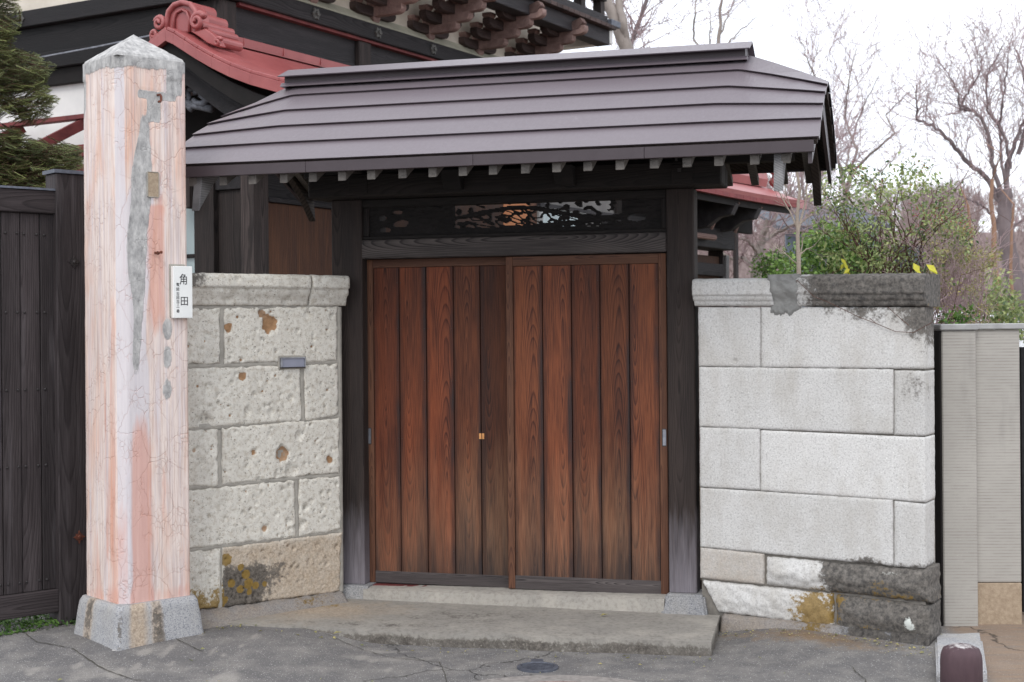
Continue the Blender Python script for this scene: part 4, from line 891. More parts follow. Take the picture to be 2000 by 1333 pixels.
# ---- roof of coated steel courses, ridge nipped down at both ends
rf = bpy.data.objects.new('roof', None); COL.objects.link(rf); rf.parent = gt
YE, YR, ZE = -.86, .05, 2.605
zc_ = lambda t: ZE + (3.205 - ZE) * (t / 5) ** .97
fr_ = [0, .272, .505, .71, .87, 1.0]
def zv_(t):
    i = min(4, int(t)); return ZE + .002 + .43 * (fr_[i] + (fr_[i + 1] - fr_[i]) * (t - i))
XB, XV = [1.17, 1.21, 1.25, 1.29, 1.33, 1.375], 1.80
def rpt(t, x):
    i = min(4, int(t)); xb = XB[i] + (XB[i + 1] - XB[i]) * (t - i)
    y = YE + (YR - YE) * t / 5; a = abs(x)
    if a <= xb: z = zc_(t)
    else:
        k = (a - xb) / (XV - xb); z = zc_(t) + (zv_(t) - zc_(t)) * (k * .86 + .14 * k * k)
    return Vector((x, y, z))
def nrm(t, x):
    e = .05; a = rpt(min(5, t + e), x) - rpt(max(0, t - e), x); b_ = rpt(t, x + .01) - rpt(t, x - .01)
    n = b_.cross(a).normalized(); return n
def mirror_y(v): return (v[0], 2 * YR - v[1], v[2] + .07 * max(0, (YR - v[1]) / (YR - YE)))
xsR = sorted(set([-XV, -1.66, -1.5] + [round(x, 3) for x in np.linspace(-1.42, -1.12, 13)] + [-.9, -.6, -.3, 0, .3, .6, .9] + [round(x, 3) for x in np.linspace(1.12, 1.42, 13)] + [1.5, 1.66, XV]))
for rear in (0, 1):
    for kk in range(5):
        b = MB(); n = len(xsR)
        rows_ = [(kk, .004, .06), (kk, .0105, .012), (kk, .014, -.002), (kk, .0155, -.003), (kk + .03, .0155, 0), (min(5, kk + 1.06), .002, 0)]
        for t, off, ty in rows_:
            for x in xsR:
                p = rpt(t, x) + nrm(min(4.99, max(.01, t)), x) * off
                wob = .0012 * fbm(x * 3, kk * 3 + t, 4)
                p = p + Vector((0, ty, wob)); b.v.append(mirror_y(p) if rear else tuple(p))
        m_ = len(rows_)
        fs = [(i * n + j, i * n + j + 1, (i + 1) * n + j + 1, (i + 1) * n + j) for i in range(m_ - 1) for j in range(n - 1)]
        fs += [tuple(i * n for i in range(m_)), tuple(i * n + n - 1 for i in range(m_ - 1, -1, -1))]
        b.f = [f[::-1] for f in fs] if rear else fs
        b.obj('roof_course', M['roof'], rf)
# solid roof core and soffit boards
for rear in (0, 1):
    b = MB(); n = len(xsR); ts = [0, 1, 2, 3, 4, 5]
    for off in (-.002, -.028):
        for t in ts:
            for x in xsR: p = rpt(t, x * .995) + nrm(min(4.99, max(.01, t)), x) * off; b.v.append(mirror_y(p) if rear else tuple(p))
    m_ = len(ts); q = m_ * n
    for s in (0, 1): b.f += [tuple(s * q + z for z in ((i * n + j, i * n + j + 1, (i + 1) * n + j + 1, (i + 1) * n + j) if s == rear else (i * n + j, (i + 1) * n + j, (i + 1) * n + j + 1, i * n + j + 1))) for i in range(m_ - 1) for j in range(n - 1)]
    for i in range(m_ - 1):
        for j in (0, n - 1): b.f.append((i * n + j, (i + 1) * n + j, q + (i + 1) * n + j, q + i * n + j))
    b.f += [(j, j + 1, q + j + 1, q + j) for j in range(n - 1)]
    b.obj('soffit_board', M['under'], rf, tone=.8)
# eave fascia, ridge cap
for y, s in ((YE, -1), (2 * YR - YE, 1)):
    y0, y1 = (y - .006, y + .02) if s < 0 else (y - .02, y + .006)
    for a, b_ in ((-1.775, -.93), (-.929, .02), (.021, .93), (.931, 1.775)) if s < 0 else ((-1.775, 1.775),):
        box('fascia', M['roof_edge'], rf, a, b_, y0, y1, 2.545 if s < 0 else 2.642, 2.604 if s < 0 else 2.674, .002)
rdg = MB(); rx0, rx1 = -1.44, 1.385
rdg.prism([(YR - .16, 3.222), (YR - .155, 3.217), (YR, 3.278), (YR + .155, 3.217), (YR + .16, 3.222), (YR, 3.287)], rx0, rx1, 'x')
rdg.obj('ridge_cap', M['roof'], rf)
rdg = MB(); rdg.prism([(YR - .1, 3.165), (YR + .1, 3.165), (YR + .1, 3.23), (YR, 3.275), (YR - .1, 3.23)], rx0 + .02, rx1 - .03, 'x'); rdg.obj('ridge_base', M['roof_edge'], rf)  # dark colour paints in the shadow step under the ridge cap
rdg = MB(); rdg.prism([(YR - .125, 3.165), (YR + .125, 3.165), (YR + .10, 3.19), (YR - .10, 3.19)], rx0 + .0, rx1 - .02, 'x'); rdg.obj('ridge_flashing', M['roof'], rf)
# rafters: each one a stick along the slope, end grain showing below the fascia
def stick(name, mat, x, w, h, t0, t1, off, rear=0, tone=1, taper=0, z_at_x=None):
    b = MB(); xx = z_at_x if z_at_x is not None else 0
    yA, yB = YE + (YR - YE) * t0 / 5, YE + (YR - YE) * t1 / 5
    f_ = lambda y: ZE + .66 * (y - YE) if z_at_x is None else None
    pA, pB = (yA, 2.604 + (yA - YE) * .50 - off), (yB, 2.604 + (yB - YE) * .50 - off)
    pts = [(pA[0], pA[1] - h), (pB[0], pB[1] - h), (pB[0], pB[1]), (pA[0] , pA[1])]
    if rear: pts = [mirror_y((0, a, z))[1:] for a, z in pts]
    cy_, cz_ = sum(p[0] for p in pts) / 4, sum(p[1] for p in pts) / 4
    b.prism([(a - cy_, z - cz_) for a, z in pts], -w / 2, w / 2, 'x')
    return b.obj(name, mat, rf, bevel=.002, tone=tone, loc=(x, cy_, cz_))
raf = [381, 440, 497, 558, 615, 672, 729, 790, 849, 908, 967, 1030, 1091, 1152, 1215, 1282, 1346, 1408, 1478, 1539]
for i, px in enumerate(raf):
    x = gx(px, -.82)
    for rear in (0, 1): stick('rafter', M['rafter'], x, .046, .05, .2, 4.6, .076, rear, [1, .9, 1.05, .95, .8, .98][i % 6] * (.9 if px > 1240 else 1))
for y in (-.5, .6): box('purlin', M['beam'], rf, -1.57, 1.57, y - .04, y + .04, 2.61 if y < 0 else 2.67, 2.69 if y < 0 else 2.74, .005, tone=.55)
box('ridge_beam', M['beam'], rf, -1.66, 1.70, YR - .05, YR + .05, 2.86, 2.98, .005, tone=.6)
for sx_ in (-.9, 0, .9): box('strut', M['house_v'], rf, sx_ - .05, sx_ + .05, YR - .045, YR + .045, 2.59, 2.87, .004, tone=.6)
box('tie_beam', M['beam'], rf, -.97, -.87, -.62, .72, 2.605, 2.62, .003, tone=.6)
# gable boards under each verge: deep planks whose lower ends hang below the eave
for sgn in (1, -1):
    for rear in (0, 1):
        b = MB(); xg = sgn * (1.60 if not rear else 1.68); up, lo = [], []
        for t in (0, 1, 2, 3, 4, 5):
            y = YE + (YR - YE) * t / 5 + (.045 if t == 0 else 0); z = min(rpt(t, abs(xg) + .03).z, rpt(t, abs(xg) - .03).z) - .05
            up.append((y, z)); lo.append((y - (.035 if t == 0 else 0), z - (.2 if t == 0 else .17 - .012 * t)))
        poly = up + lo[::-1]
        if rear: poly = [mirror_y((0, a, z))[1:] for a, z in poly]
        b.prism(poly, xg - .024, xg + .024, 'x'); b.obj('gable_board', M['barge'] if not rear else M['under'], rf, bevel=.003, tone=1.0 if not rear else .8)
    for rear in (0, 1):   # dark verge flashing behind the edge
        b = MB(); poly = [(YE + .02, 2.60), (YR, zv_(5) - .01), (YR, zv_(5) - .14), (YE + .02, 2.49)]
        if rear: poly = [mirror_y((0, a, z))[1:] for a, z in poly]
        b.prism(poly, sgn * 1.745, sgn * 1.765, 'x'); b.obj('verge_board', M['roof_edge'], rf)

# ------------------------------------------------------------------ dark plank fence on the left
fe = fthing('plank_fence', 'dark stained vertical plank gate with studs at the far left beside the pillar', 'fence', FE)
fx_ = lambda px, d=0: FE.at(px, 800, d)[0]
fz_ = lambda px, py, d=0: FE.at(px, py, d)[1]
pw0, pw1 = fx_(113, -.06), fx_(186, -.06)
box('post', M['fence'], fe, pw0, pw1, -.06, .08, .02, fz_(140, 340, -.06), .006, tone=.95)
b = MB(); b.prism([(-.072, fz_(140, 340, -.06)), (.09, fz_(140, 340, -.06)), (.09, fz_(140, 333, -.06)), (-.066, fz_(140, 333, -.06))], pw0 - .012, pw1 + .01, 'x'); b.obj('post_cap', M['dark_iron'], fe)
xe = pw0 - .001; x0f = fx_(-90)
zt0, zt1 = fz_(60, 417), fz_(60, 372)
box('top_rail', M['fence_rail'], fe, x0f, xe + .006, -.045, .045, zt0, zt1, .005)
b = MB(); b.prism([(-.055, zt1), (.055, zt1), (.05, zt1 + .012), (-.05, zt1 + .012)], x0f, xe + .008, 'x'); b.obj('rail_cap', M['dark_iron'], fe)
zb0, zb1 = fz_(60, 1203), fz_(60, 1167)
box('bottom_rail', M['fence_rail'], fe, x0f, xe + .004, -.05, .05, .135, .262, .005, tone=1.1)
bx_ = [fx_(p, -.02) for p in (-88, -40, 5, 42, 81, 122)]
for i, (a, b_) in enumerate(zip(bx_[:-1], bx_[1:])):
    box('plank', M['fence'], fe, a + .002, b_ - .002, -.02 + .004 * (i % 2), .02, .2625, zt0 - .0005, .004, tone=[.9, 1.05, .95, 1.08, .72][i])
    for zf in (.955, 1.375, 1.80, 2.24, .32):
        for e_ in (.022, b_ - a - .02):
            s = MB(); s.lathe([(.0075, 0), (.0075, .003), (.005, .007), (.0, .0085)], 10)
            s.obj('stud', M['iron'], fe, smooth=True, loc=(a + e_, -.02 + .004 * (i % 2), zf - .01 * (zf > 1.9) * i * .3), rot=(R(90), 0, 0))
for px, py, mt in ((144, 512, 'iron'), (154, 1049, 'rust')):
    x, z = FE.at(px, py, -.06); b = MB(); pts = []
    for k in range(16):
        a = k * math.pi / 8; r = [.036, .02, .026, .02][k % 4] * (1 + .1 * math.sin(k * 2.3)); pts.append((x + r * math.cos(a), z + r * math.sin(a)))
    b.prism(pts, -.067, -.058); b.lathe([(0, 0), (.012, .0), (.010, .008), (0, .012)], 10)
    nb = len(b.v); 
    for i in range(nb - 40, nb): v_ = b.v[i]; b.v[i] = (x + v_[0], -.067 - v_[2], z + v_[1])
    b.obj('iron_fitting', M[mt], fe)

# ------------------------------------------------------------------ main house behind
ho = fthing('timber_house', 'dark timbered traditional house with bracketed balcony and red roofed porch behind the gate', 'house', H)
# long side: corner post, panels, black tie beam, plaster with bracket sets, balcony
XE = 5.72
for x in (0.0, 1.87, 3.74, XE - .2): box('post', M['house_v'], ho, x - .02, x + .17, -.03, .17, .18, 4.36, .01, tone=1.1)
for a, b_ in ((.172, 1.849), (2.042, 3.719), (3.912, XE - .222)):
    for z0_, z1_ in ((2.9, 3.62), (3.622, 4.0), (4.002, 4.358)): box('wall_board', M['house_h'], ho, a, b_, .02, .06, z0_, z1_, .004, tone=rnd.uniform(.85, 1.15))
box('tie_beam', M['house_h'], ho, -.14, XE, -.085, .1, 4.362, 4.51, .008, tone=.8)
box('red_strip', M['maroon'], ho, .18, XE - .2, -.05, .015, 4.335, 4.361, .002)
b = MB(); b.prism([(-.075, 4.512), (.05, 4.512), (.05, 4.62), (-.01, 4.60), (-.04, 4.565), (-.07, 4.53)], -.1, XE, 'x'); b.obj('plaster_skirt', plain('grey_green_plaster', c(150, 148, 132), c(172, 168, 152), 5, .9), ho)
box('plaster_wall', M['plaster'], ho, -.1, XE, .0, .1, 4.6, 5.6, 0)
box('upper_wall', M['house_v'], ho, -.1, XE - .4, -.02, -.002, 5.14, 5.9, 0, tone=.9)
def nail_cover(x, z):
    b = MB(); pts = []
    for k in range(12):
        a = k * math.pi / 6; r = .055 if k % 2 == 0 else .038; pts.append((r * math.cos(a), r * math.sin(a)))
    b.prism(pts, -.102, -.085); b.prism([(p[0] * .4, p[1] * .4) for p in pts], -.122, -.102)
    return b.obj('nail_cover', plain('weathered_bronze', c(150, 148, 140), c(176, 172, 162), 20, .7) if 'bronze' not in M else M['bronze'], ho, loc=(x, 0, z))
M['bronze'] = plain('weathered_bronze', c(70, 70, 69), c(110, 108, 104), 40, .7)
xs_ = [.2 + .93 * k for k in range(6)]
for x in xs_: nail_cover(x, 4.436)
def arm_poly(L, h, r):      # (x, z) outline of a bracket arm with rounded lower corners
    p = [(-L / 2, h), (-L / 2, h * .55)]
    for k in range(7): a = math.pi + k * math.pi / 12; p.append((-L / 2 + r + r * math.cos(a), h * .55 + h * .55 * math.sin(a)))
    for k in range(7): a = 1.5 * math.pi + k * math.pi / 12; p.append((L / 2 - r + r * math.cos(a), h * .55 + h * .55 * math.sin(a)))
    p += [(L / 2, h * .55), (L / 2, h)]
    return p
aM = MB(); aM.prism(arm_poly(.64, .09, .1), -.042, .042); arm_me = aM.mesh('bracket_arm', M['bracket'], bevel=.004)
aM = MB(); aM.prism([(x, z) for x, z in arm_poly(.46, .09, .08)], -.042, .042, 'x'); nose_me = aM.mesh('bracket_nose', M['bracket_pale'], bevel=.004)
aM = MB(); aM.add([(-.038, -.038, 0), (.038, -.038, 0), (.038, .038, 0), (-.038, .038, 0), (-.052, -.052, .026), (.052, -.052, .026), (.052, .052, .026), (-.052, .052, .026), (-.052, -.052, .055), (.052, -.052, .055), (.052, .052, .055), (-.052, .052, .055)],
    [(0, 3, 2, 1), (8, 9, 10, 11)] + [(i + o, (i + 1) % 4 + o, (i + 1) % 4 + o + 4, i + o + 4) for o in (0, 4) for i in range(4)]); blk_me = aM.mesh('bearing_block', M['bracket_pale'], bevel=.003)
for x in xs_:
    bs = bpy.data.objects.new('bracket_set', None); COL.objects.link(bs); bs.parent = ho; bs.location = (x, 0, 4.53)
    def put(n, me, lx, ly, lz, t=1): link(n, me, None, bs, (lx, ly, lz), None, t * rnd.uniform(.9, 1.1))
    put('bearing_block', blk_me, 0, -.03, 0)
    for k in range(4):
        y = -.03 - .15 * k; z = .05 + .082 * k
        put('bracket_arm', arm_me, 0, y, z); put('bracket_nose', nose_me, .0, y - .12, z + .004)
        for dx_ in (-.26, 0, .26): put('bearing_block', blk_me, dx_, y, z + .088)
        b = MB(); b.prism([(-.76, .36), (-.66, .36), (-.64, .43), (-.78, .47), (-.81, .42)], -.05, .05, 'x'); b.obj('beam_nose', M['bracket_pale'], bs)
box('balcony_beam', M['house_h'], ho, .1, XE, -.68, -.52, 4.87, 5.03, .006, tone=1.3)
for k in range(44):
    x = .1 + k * .128
    box('deck_board', M['bracket'], ho, x, x + .122, -.76, -.1, 5.032, 5.075, .003, tone=rnd.uniform(.7, 1.2))
box('base_rail', M['house_h'], ho, .1, XE - .08, -.70, -.56, 5.078, 5.18, .006, tone=1.2)
for k in range(12):
    x = .4 + k * .47; box('baluster', M['house_v'], ho, x - .05, x + .05, -.67, -.57, 5.18, 5.34, .004, tone=1.1)
box('hand_rail', M['house_h'], ho, .1, XE - .1, -.70, -.56, 5.34, 5.44, .006, tone=1.3)
box('top_rail', M['house_h'], ho, .1, XE - .3, -.68, -.58, 5.62, 5.7, .006)
box('corner_flashing', M['dark_iron'], ho, XE - .07, XE + .16, -.74, -.5, 5.08, 5.15, .004)
box('end_wall', M['white_plaster'], ho, XE, XE + .12, -.66, 2, 4.9, 5.07, .003)
box('end_wall', M['house_v'], ho, XE - .03, XE, .1, 3, .18, 5.9, .003)
# short side facing the street
Lf = Fr(H.o[0], H.o[1], -30)
def lbox(nm, mt, x0, x1, y0, y1, z0_, z1_, bv=.004, tone=None):
    o = box(nm, M[mt], ho, x0, x1, y0, y1, z0_, z1_, bv, tone)
    p = H.loc(Lf.w((x0 + x1) / 2, (y0 + y1) / 2, (z0_ + z1_) / 2)); o.location = p; o.rotation_euler = (0, 0, R(-90)); return o
lbox('plaster_wall', 'white_plaster', -6, -.2, .05, .2, 1.5, 3.9, 0)
lbox('plaster_wall', 'plaster', -6, -.1, .0, .2, 4.5, 5.6, 0)
lbox('tie_beam', 'house_h', -6, -.03, -.09, .1, 4.36, 4.5, .006, .5)  # dark tones here and below paint in the overhang's deep shade
lbox('wall_board', 'house_h', -6, -.05, -.02, .06, 4.125, 4.358, .004, .35)
lbox('tie_beam', 'house_h', -6, -.05, -.06, .08, 3.98, 4.122, .006, .4)
lbox('wall_board', 'black_void', -6, -.05, -.01, .06, 3.84, 3.978, .004, .7)
lbox('red_rail', 'maroon', -6, -1.0, -.3, -.22, 3.46, 3.5); lbox('red_rail', 'maroon', -6, -1.0, -.34, -.22, 3.14, 3.24)
lbox('red_rail', 'maroon', -6, -1.0, -.5, -.24, 2.98, 3.05)
for x in (-2.9, -2.05, -1.25):
    b = MB(); p0, p1 = H.loc(Lf.w(x, -.2, 3.46)), H.loc(Lf.w(x - .42, -.75, 3.06)); b.tube([p0, p1], [.06, .06], 4); b.obj('red_brace', M['maroon'], ho)
for k, x in enumerate((-2.2, -.2)): nail = nail_cover(0, 4.43); p = H.loc(Lf.w(x, 0, 4.43)); nail.location = p; nail.rotation_euler = (0, 0, R(-90))

# ---- red porch roof with its ornamented gable
ax_, az_p = H.at(328, 60, -.107); XG = ax_
Gb = Fr(*H.w(XG, -.107, 0)[:2], -30)
vp = [Gb.at(px, py) for px, py in ((330, 59), (345, 66), (365, 79), (390, 95), (420, 112), (455, 129), (495, 144), (550, 159), (610, 169), (690, 176))]
vp = [(s - vp[0][0], z) for s, z in vp]                # distance outward from the ridge, height
prof = [(-s, z) for s, z in vp[::-1] if s < .9][:-1] + vp          # both slopes
def Y_(s): return -.107 - s
pr = bpy.data.objects.new('porch_roof', None); COL.objects.link(pr); pr.parent = ho
for i, (p, q) in enumerate(zip(prof[:-1], prof[1:])):    # verge plates and the sheet courses behind them
    right = p[0] >= 0; xe_ = XG + (2.75 if right else .9)
    dx_, dz_ = q[0] - p[0], q[1] - p[1]; l = math.hypot(dx_, dz_); nx_, nz_ = -dz_ / l, dx_ / l
    b = MB(); b.prism([(Y_(p[0]), p[1]), (Y_(q[0] - .002 * dx_), q[1]), (Y_(q[0] + nx_ * .025), q[1] + nz_ * .025 - .0), (Y_(p[0] + nx_ * .025), p[1] + nz_ * .025)], XG - .02, XG + .42, 'x'); b.obj('verge_plate', M['red_roof'], pr, bevel=.004)
    b = MB(); b.prism([(Y_(p[0]), p[1] - .025), (Y_(q[0]), q[1] - .025), (Y_(q[0]), q[1] + .004 - .006), (Y_(p[0]), p[1] + .012)], XG + .421, xe_, 'x'); b.obj('roof_sheet', M['red_roof'], pr)
    b = MB(); b.prism([(Y_(p[0]), p[1] - .085), (Y_(q[0]), q[1] - .085), (Y_(q[0]), q[1] - .001), (Y_(p[0]), p[1] - .001)], XG - .03, XG + .01, 'x'); b.obj('verge_fascia', M['red_roof'], pr, bevel=.002)
for off, h, x_, mt in ((.086, .1, .02, 'black_void'), (.17, .07, .10, 'house_h'), (.22, .16, .16, 'house_h')):
    b = MB(); n = len(prof)
    vs = [(XG + x_, Y_(s), z - off - .06 * abs(s)) for s, z in prof] + [(XG + x_, Y_(s), z - off - h - .1 * abs(s)) for s, z in prof]
    vs += [(v[0] + .07, v[1], v[2]) for v in vs]
    b.add(vs, [(i, i + 1, n + i + 1, n + i) for i in range(n - 1)] + [(n + i, n + i + 1, 3 * n + i + 1, 3 * n + i) for i in range(n - 1)] + [(i, 2 * n + i, 2 * n + i + 1, i + 1) for i in range(n - 1)] + [(2 * n + i, 3 * n + i, 3 * n + i + 1, 2 * n + i + 1) for i in range(n - 1)])
    b.obj('gable_board', M[mt], pr, tone=.8)
b = MB(); b.prism([(Y_(-.03), vp[0][1] + .02), (Y_(.05), vp[0][1] + .0), (Y_(.06), vp[0][1] + .07), (Y_(-.03), vp[0][1] + .085)], XG + .45, XG + 2.75, 'x'); b.obj('ridge_strip', M['red_roof'], pr)
for k in range(4): box('ridge_clip', M['red_roof'], pr, XG + .8 + k * .5, XG + .806 + k * .5, Y_(.063), Y_(.04), vp[0][1] + .01, vp[0][1] + .072, 0)
# gable-end ornament: arched plate, scrolls either side, rolled ridge ends behind
orn = bpy.data.objects.new('ridge_ornament', None); COL.objects.link(orn); orn.parent = ho
OC = Fr(*H.w(XG + .12, -.107, 0)[:2], -30)
def O(px, py): s, z = OC.at(px, py); return (Y_(s), z)
xo = XG + .12
arch = [O(*p) for p in ((322, 62), (322, 40), (326, 22), (337, 9), (352, 4), (368, 8), (378, 20), (382, 38), (382, 62))]
inn = [O(*p) for p in ((336, 62), (336, 36), (341, 24), (352, 18), (361, 23), (366, 36), (366, 62))]
q = MB(); q.prism(arch, xo + .03, xo + .16, 'x'); q.obj('ornament_plate', M['red_roof'], orn, bevel=.006)
q = MB(); n = len(arch); 
q.tube([(xo + .02, *p) for p in arch], .022, 8); q.obj('ornament_rim', M['red_roof'], orn, smooth=True)
q = MB(); q.tube([(xo + .02, *p) for p in inn], .012, 8); q.obj('ornament_rim', M['red_roof'], orn, smooth=True)
def spiral(px, py, r0, turns, sgn, w):
    pts, rr = [], []
    cy_, cz_ = O(px, py); sc2 = 10.8 / 2800
    for k in range(28):
        t = k / 27; a = turns * 2 * math.pi * t; r = r0 * (1 - .78 * t) * sc2
        pts.append((xo + .01 - .03 * t, cy_ - sgn * r * math.cos(a + .4), cz_ + r * math.sin(a + .4))); rr.append(w * (1 - .4 * t))
    q = MB(); q.tube(pts, rr, 8); q.obj('scroll', M['red_roof'], orn, smooth=True)
spiral(386, 42, 17, 1.5, 1, .026); spiral(311, 46, 14, 1.5, -1, .022); spiral(425, 82, 9, 1.3, 1, .016); spiral(300, 68, 9, 1.2, -1, .016)
for poly in ([(372, 62), (388, 60), (400, 56), (416, 68), (426, 80), (432, 91), (424, 92), (404, 84), (388, 72)], [(322, 60), (306, 64), (296, 58), (290, 66), (292, 84), (300, 80), (312, 68)]):
    q = MB(); q.prism([O(*p) for p in poly], xo + .0, xo + .06, 'x'); q.obj('scroll_leaf', M['red_roof'], orn, bevel=.006)
for s, z, r, L_ in ((.085, .115, .055, .34), (.15, .05, .04, .36), (.21, .0, .035, .34), (.285, -.075, .04, .30), (-.1, .1, .05, .3), (0, .2, .06, .3)):
    q = MB(); q.tube([(xo + .06, Y_(s), vp[0][1] + z), (xo + .06 + L_, Y_(s), vp[0][1] + z)], r, 14); q.obj('ridge_roll', M['red_roof'], orn, smooth=False)
# carved dragon under the gable
q = MB(); DC = Fr(*H.w(XG + .3, -.107, 0)[:2], -30); rs = random.Random(3)
for st_ in ([(362, 170), (372, 190), (366, 206), (378, 214)], [(380, 182), (392, 176), (404, 180), (410, 192), (402, 204), (388, 204), (380, 196)], [(366, 200), (380, 208), (396, 210), (414, 214)], [(396, 186), (408, 196), (420, 192)], [(372, 176), (384, 170), (398, 172)]):
    pts = []
    for px, py in st_: s, z = DC.at(px, py); pts.append((XG + .3 - .03 * rs.random(), Y_(s), z))
    q.tube(pts, [.02 + .012 * rs.random() for _ in pts], 7)
q.obj('carved_dragon', plain('grey_carved_wood', c(84, 86, 92), c(128, 130, 138), 30, .8), ho, smooth=True)
# porch body under the roof
PB = Fr(*H.w(XG + .55, -.107, 0)[:2], -30)
def pbx(nm, mt, px0, px1, y0, y1, z0_, z1_, tone=None):
    s0, s1 = PB.at(px0, 500)[0], PB.at(px1, 500)[0]
    return box(nm, M[mt], ho, XG + .55 + y0, XG + .55 + y1, Y_(s1), Y_(s0), z0_, z1_, .004, tone)
pbx('post', 'house_v', 388, 426, -.05, .1, .2, 2.95, 1.0); pbx('wall_panel', 'house_v', 427, 479, .0, .05, .2, 2.8, .95); pbx('wall_rail', 'house_h', 426, 481, -.03, .06, 2.80, 2.9, .9)
pbx('post', 'house_v', 480, 506, -.06, .12, .2, 2.95, 1.9); pbx('window_pane', 'glass', 330, 379, .03, .04, .2, 2.9); pbx('window_frame', 'house_v', 379, 388, -.0, .08, .2, 2.9, .8)
s0 = PB.at(330, 476)[0]; pbx('window_bar', 'house_v', 330, 379, .0, .03, 2.28, 2.31, .7); pbx('window_frame', 'house_v', 322, 330, 0, .08, .2, 2.9, .8)
pbx('head_beam', 'house_h', 330, 506, -.08, .1, 2.95, 3.12, .55); pbx('gable_wall', 'black_void', 300, 560, .12, .16, 3.12, 3.6)
b = MB(); cvx = [PB.at(*p) for p in ((392, 342), (392, 408), (384, 410), (376, 404), (371, 392), (368, 384), (374, 386), (380, 380), (380, 366), (374, 360), (378, 346))]
b.prism([(Y_(s), z) for s, z in cvx], XG + .42, XG + .5, 'x'); b.obj('carved_bracket', M['house_v'], ho, bevel=.004, tone=1.3)
# side wall of the porch running back, brown panelled
ys_ = Y_(PB.at(506, 500)[0])
xa, xb = XG + .68, 1.35
box('side_panel', M['house_red'], ho, xa, xb, ys_ + .03, ys_ + .06, .2, 2.70, .004, tone=1.15)
box('side_rail', M['house_h'], ho, xa, xb, ys_ - .0, ys_ + .05, 2.701, 2.74, .004, tone=1.4); box('side_board', M['house_h'], ho, xa, xb, ys_ + .02, ys_ + .05, 2.741, 2.95, .004, tone=.9)
box('post', M['house_v'], ho, xb, xb + .14, ys_ - .05, ys_ + .1, .2, 2.95, .006, tone=.8); box('side_beam', M['house_h'], ho, xa, xb + .2, ys_ - .06, ys_ + .09, 2.951, 3.1, .006, tone=.7)
b = MB(); b.prism([(Y_(vp[-1][0] - .02), vp[-1][1] - .03), (ys_, 3.12), (ys_ + .05, 3.12), (-.1, 3.5), (-.1, 3.9)], XG + 1.2, XG + 2.7, 'x'); b.obj('soffit', plain('pale_soffit', c(214, 206, 196), c(232, 226, 214), 3, .9), ho)
# ground floor wall seen through the frieze
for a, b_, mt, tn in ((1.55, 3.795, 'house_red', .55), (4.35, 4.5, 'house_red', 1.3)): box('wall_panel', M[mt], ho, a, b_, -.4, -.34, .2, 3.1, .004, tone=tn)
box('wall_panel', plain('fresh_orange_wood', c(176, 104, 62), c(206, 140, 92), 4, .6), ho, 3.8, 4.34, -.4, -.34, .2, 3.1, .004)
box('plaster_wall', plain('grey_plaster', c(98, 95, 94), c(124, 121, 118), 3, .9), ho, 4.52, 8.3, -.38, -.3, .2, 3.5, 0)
for k_ in range(4): box('wall_rail', M['house_h'], ho, 4.52, 8.3, -.43, -.385, 2.985 + .0 * k_, 3.03, .003) if k_ == 0 else box('post', M['house_v'], ho, 4.5 + 1.9 * k_, 4.6 + 1.9 * k_, -.43, -.385, .2, 3.5, .003)
box('window_frame', M['conc'], ho, 4.52, 4.6, -.42, -.34, .2, 3.0, .003); box('window_pane', M['glass'], ho, 4.6, 5.6, -.4, -.39, .2, 2.98, 0); box('window_head', M['conc'], ho, 4.6, 5.6, -.43, -.34, 2.98, 2.984, .001)

# ------------------------------------------------------------------ side building with red roof, right of the gate
RB = Fr(.15 * 13, 13, 60)
sb = fthing('side_building', 'small dark timber building with a curved red eave, seen behind the right gatepost', 'building', RB)
def rx(px, d=0): return RB.at(px, 450, d)[0]
xc = RB.at(1558, 405, 0)[0]
XX = list(np.linspace(-1.1, xc, 24))
lift = lambda x: .035 * max(0, (x + .6) / (xc + .6)) ** 2.4
e_z = RB.at(1400, 380, 0)[1]
for k in range(18):
    a, b_ = -1.1 + (xc + 1.1) * k / 18, -1.1 + (xc + 1.1) * (k + 1) / 18
    b = MB(); za, zb2 = e_z + lift(a), e_z + lift(b_)
    b.add([(a + .002, 0, za), (b_ - .002, 0, zb2), (b_ - .002, 0, zb2 + .075), (a + .002, 0, za + .075), (a + .002, .05, za), (b_ - .002, .05, zb2), (b_ - .002, .05, zb2 + .075), (a + .002, .05, za + .075)], [(0, 1, 2, 3), (7, 6, 5, 4), (0, 4, 5, 1), (3, 2, 6, 7), (1, 5, 6, 2), (0, 3, 7, 4)])
    b.obj('eave_tile', M['red_dark'], sb, tone=1)
def strip(nm, mt, rows, x0, x1, n=24):
    b = MB(); m_ = len(rows)
    for i in range(n + 1):
        x = x0 + (x1 - x0) * i / n
        for y, dz, lf in rows: b.v.append((x, y, e_z + dz + lf * lift(min(x, xc))))
    b.f = [(i * m_ + j, (i + 1) * m_ + j, (i + 1) * m_ + (j + 1) % m_, i * m_ + (j + 1) % m_) for i in range(n) for j in range(m_)] + [tuple(range(m_)), tuple(n * m_ + j for j in range(m_ - 1, -1, -1))]
    return b.obj(nm, mt, sb)
strip('roof_slope', M['red_roof'], [(-.01, .076, 1), (.5, .30, .8), (1.1, .62, .6), (1.1, .5, .6), (.5, .2, .8), (.0, .04, 1)], -1.1, xc + .02)
strip('eave_roll', M['red_roof'], [(.30, .22, 1), (.28, .30, 1), (.30, .38, .9), (.36, .40, .9), (.42, .36, .9), (.44, .27, .9)], -1.1, xc - .1)
strip('eave_board', M['black_void'], [(.06, -.06, .9), (.06, .0, 1), (.9, .28, .8), (.9, .1, .7)], -1.1, xc - .05)
strip('gable_return', M['red_roof'], [(.0, .0, 1), (0, .09, 1), (.5, .2, 1), (.5, .1, 1)], xc + .0, xc + .28, 4)
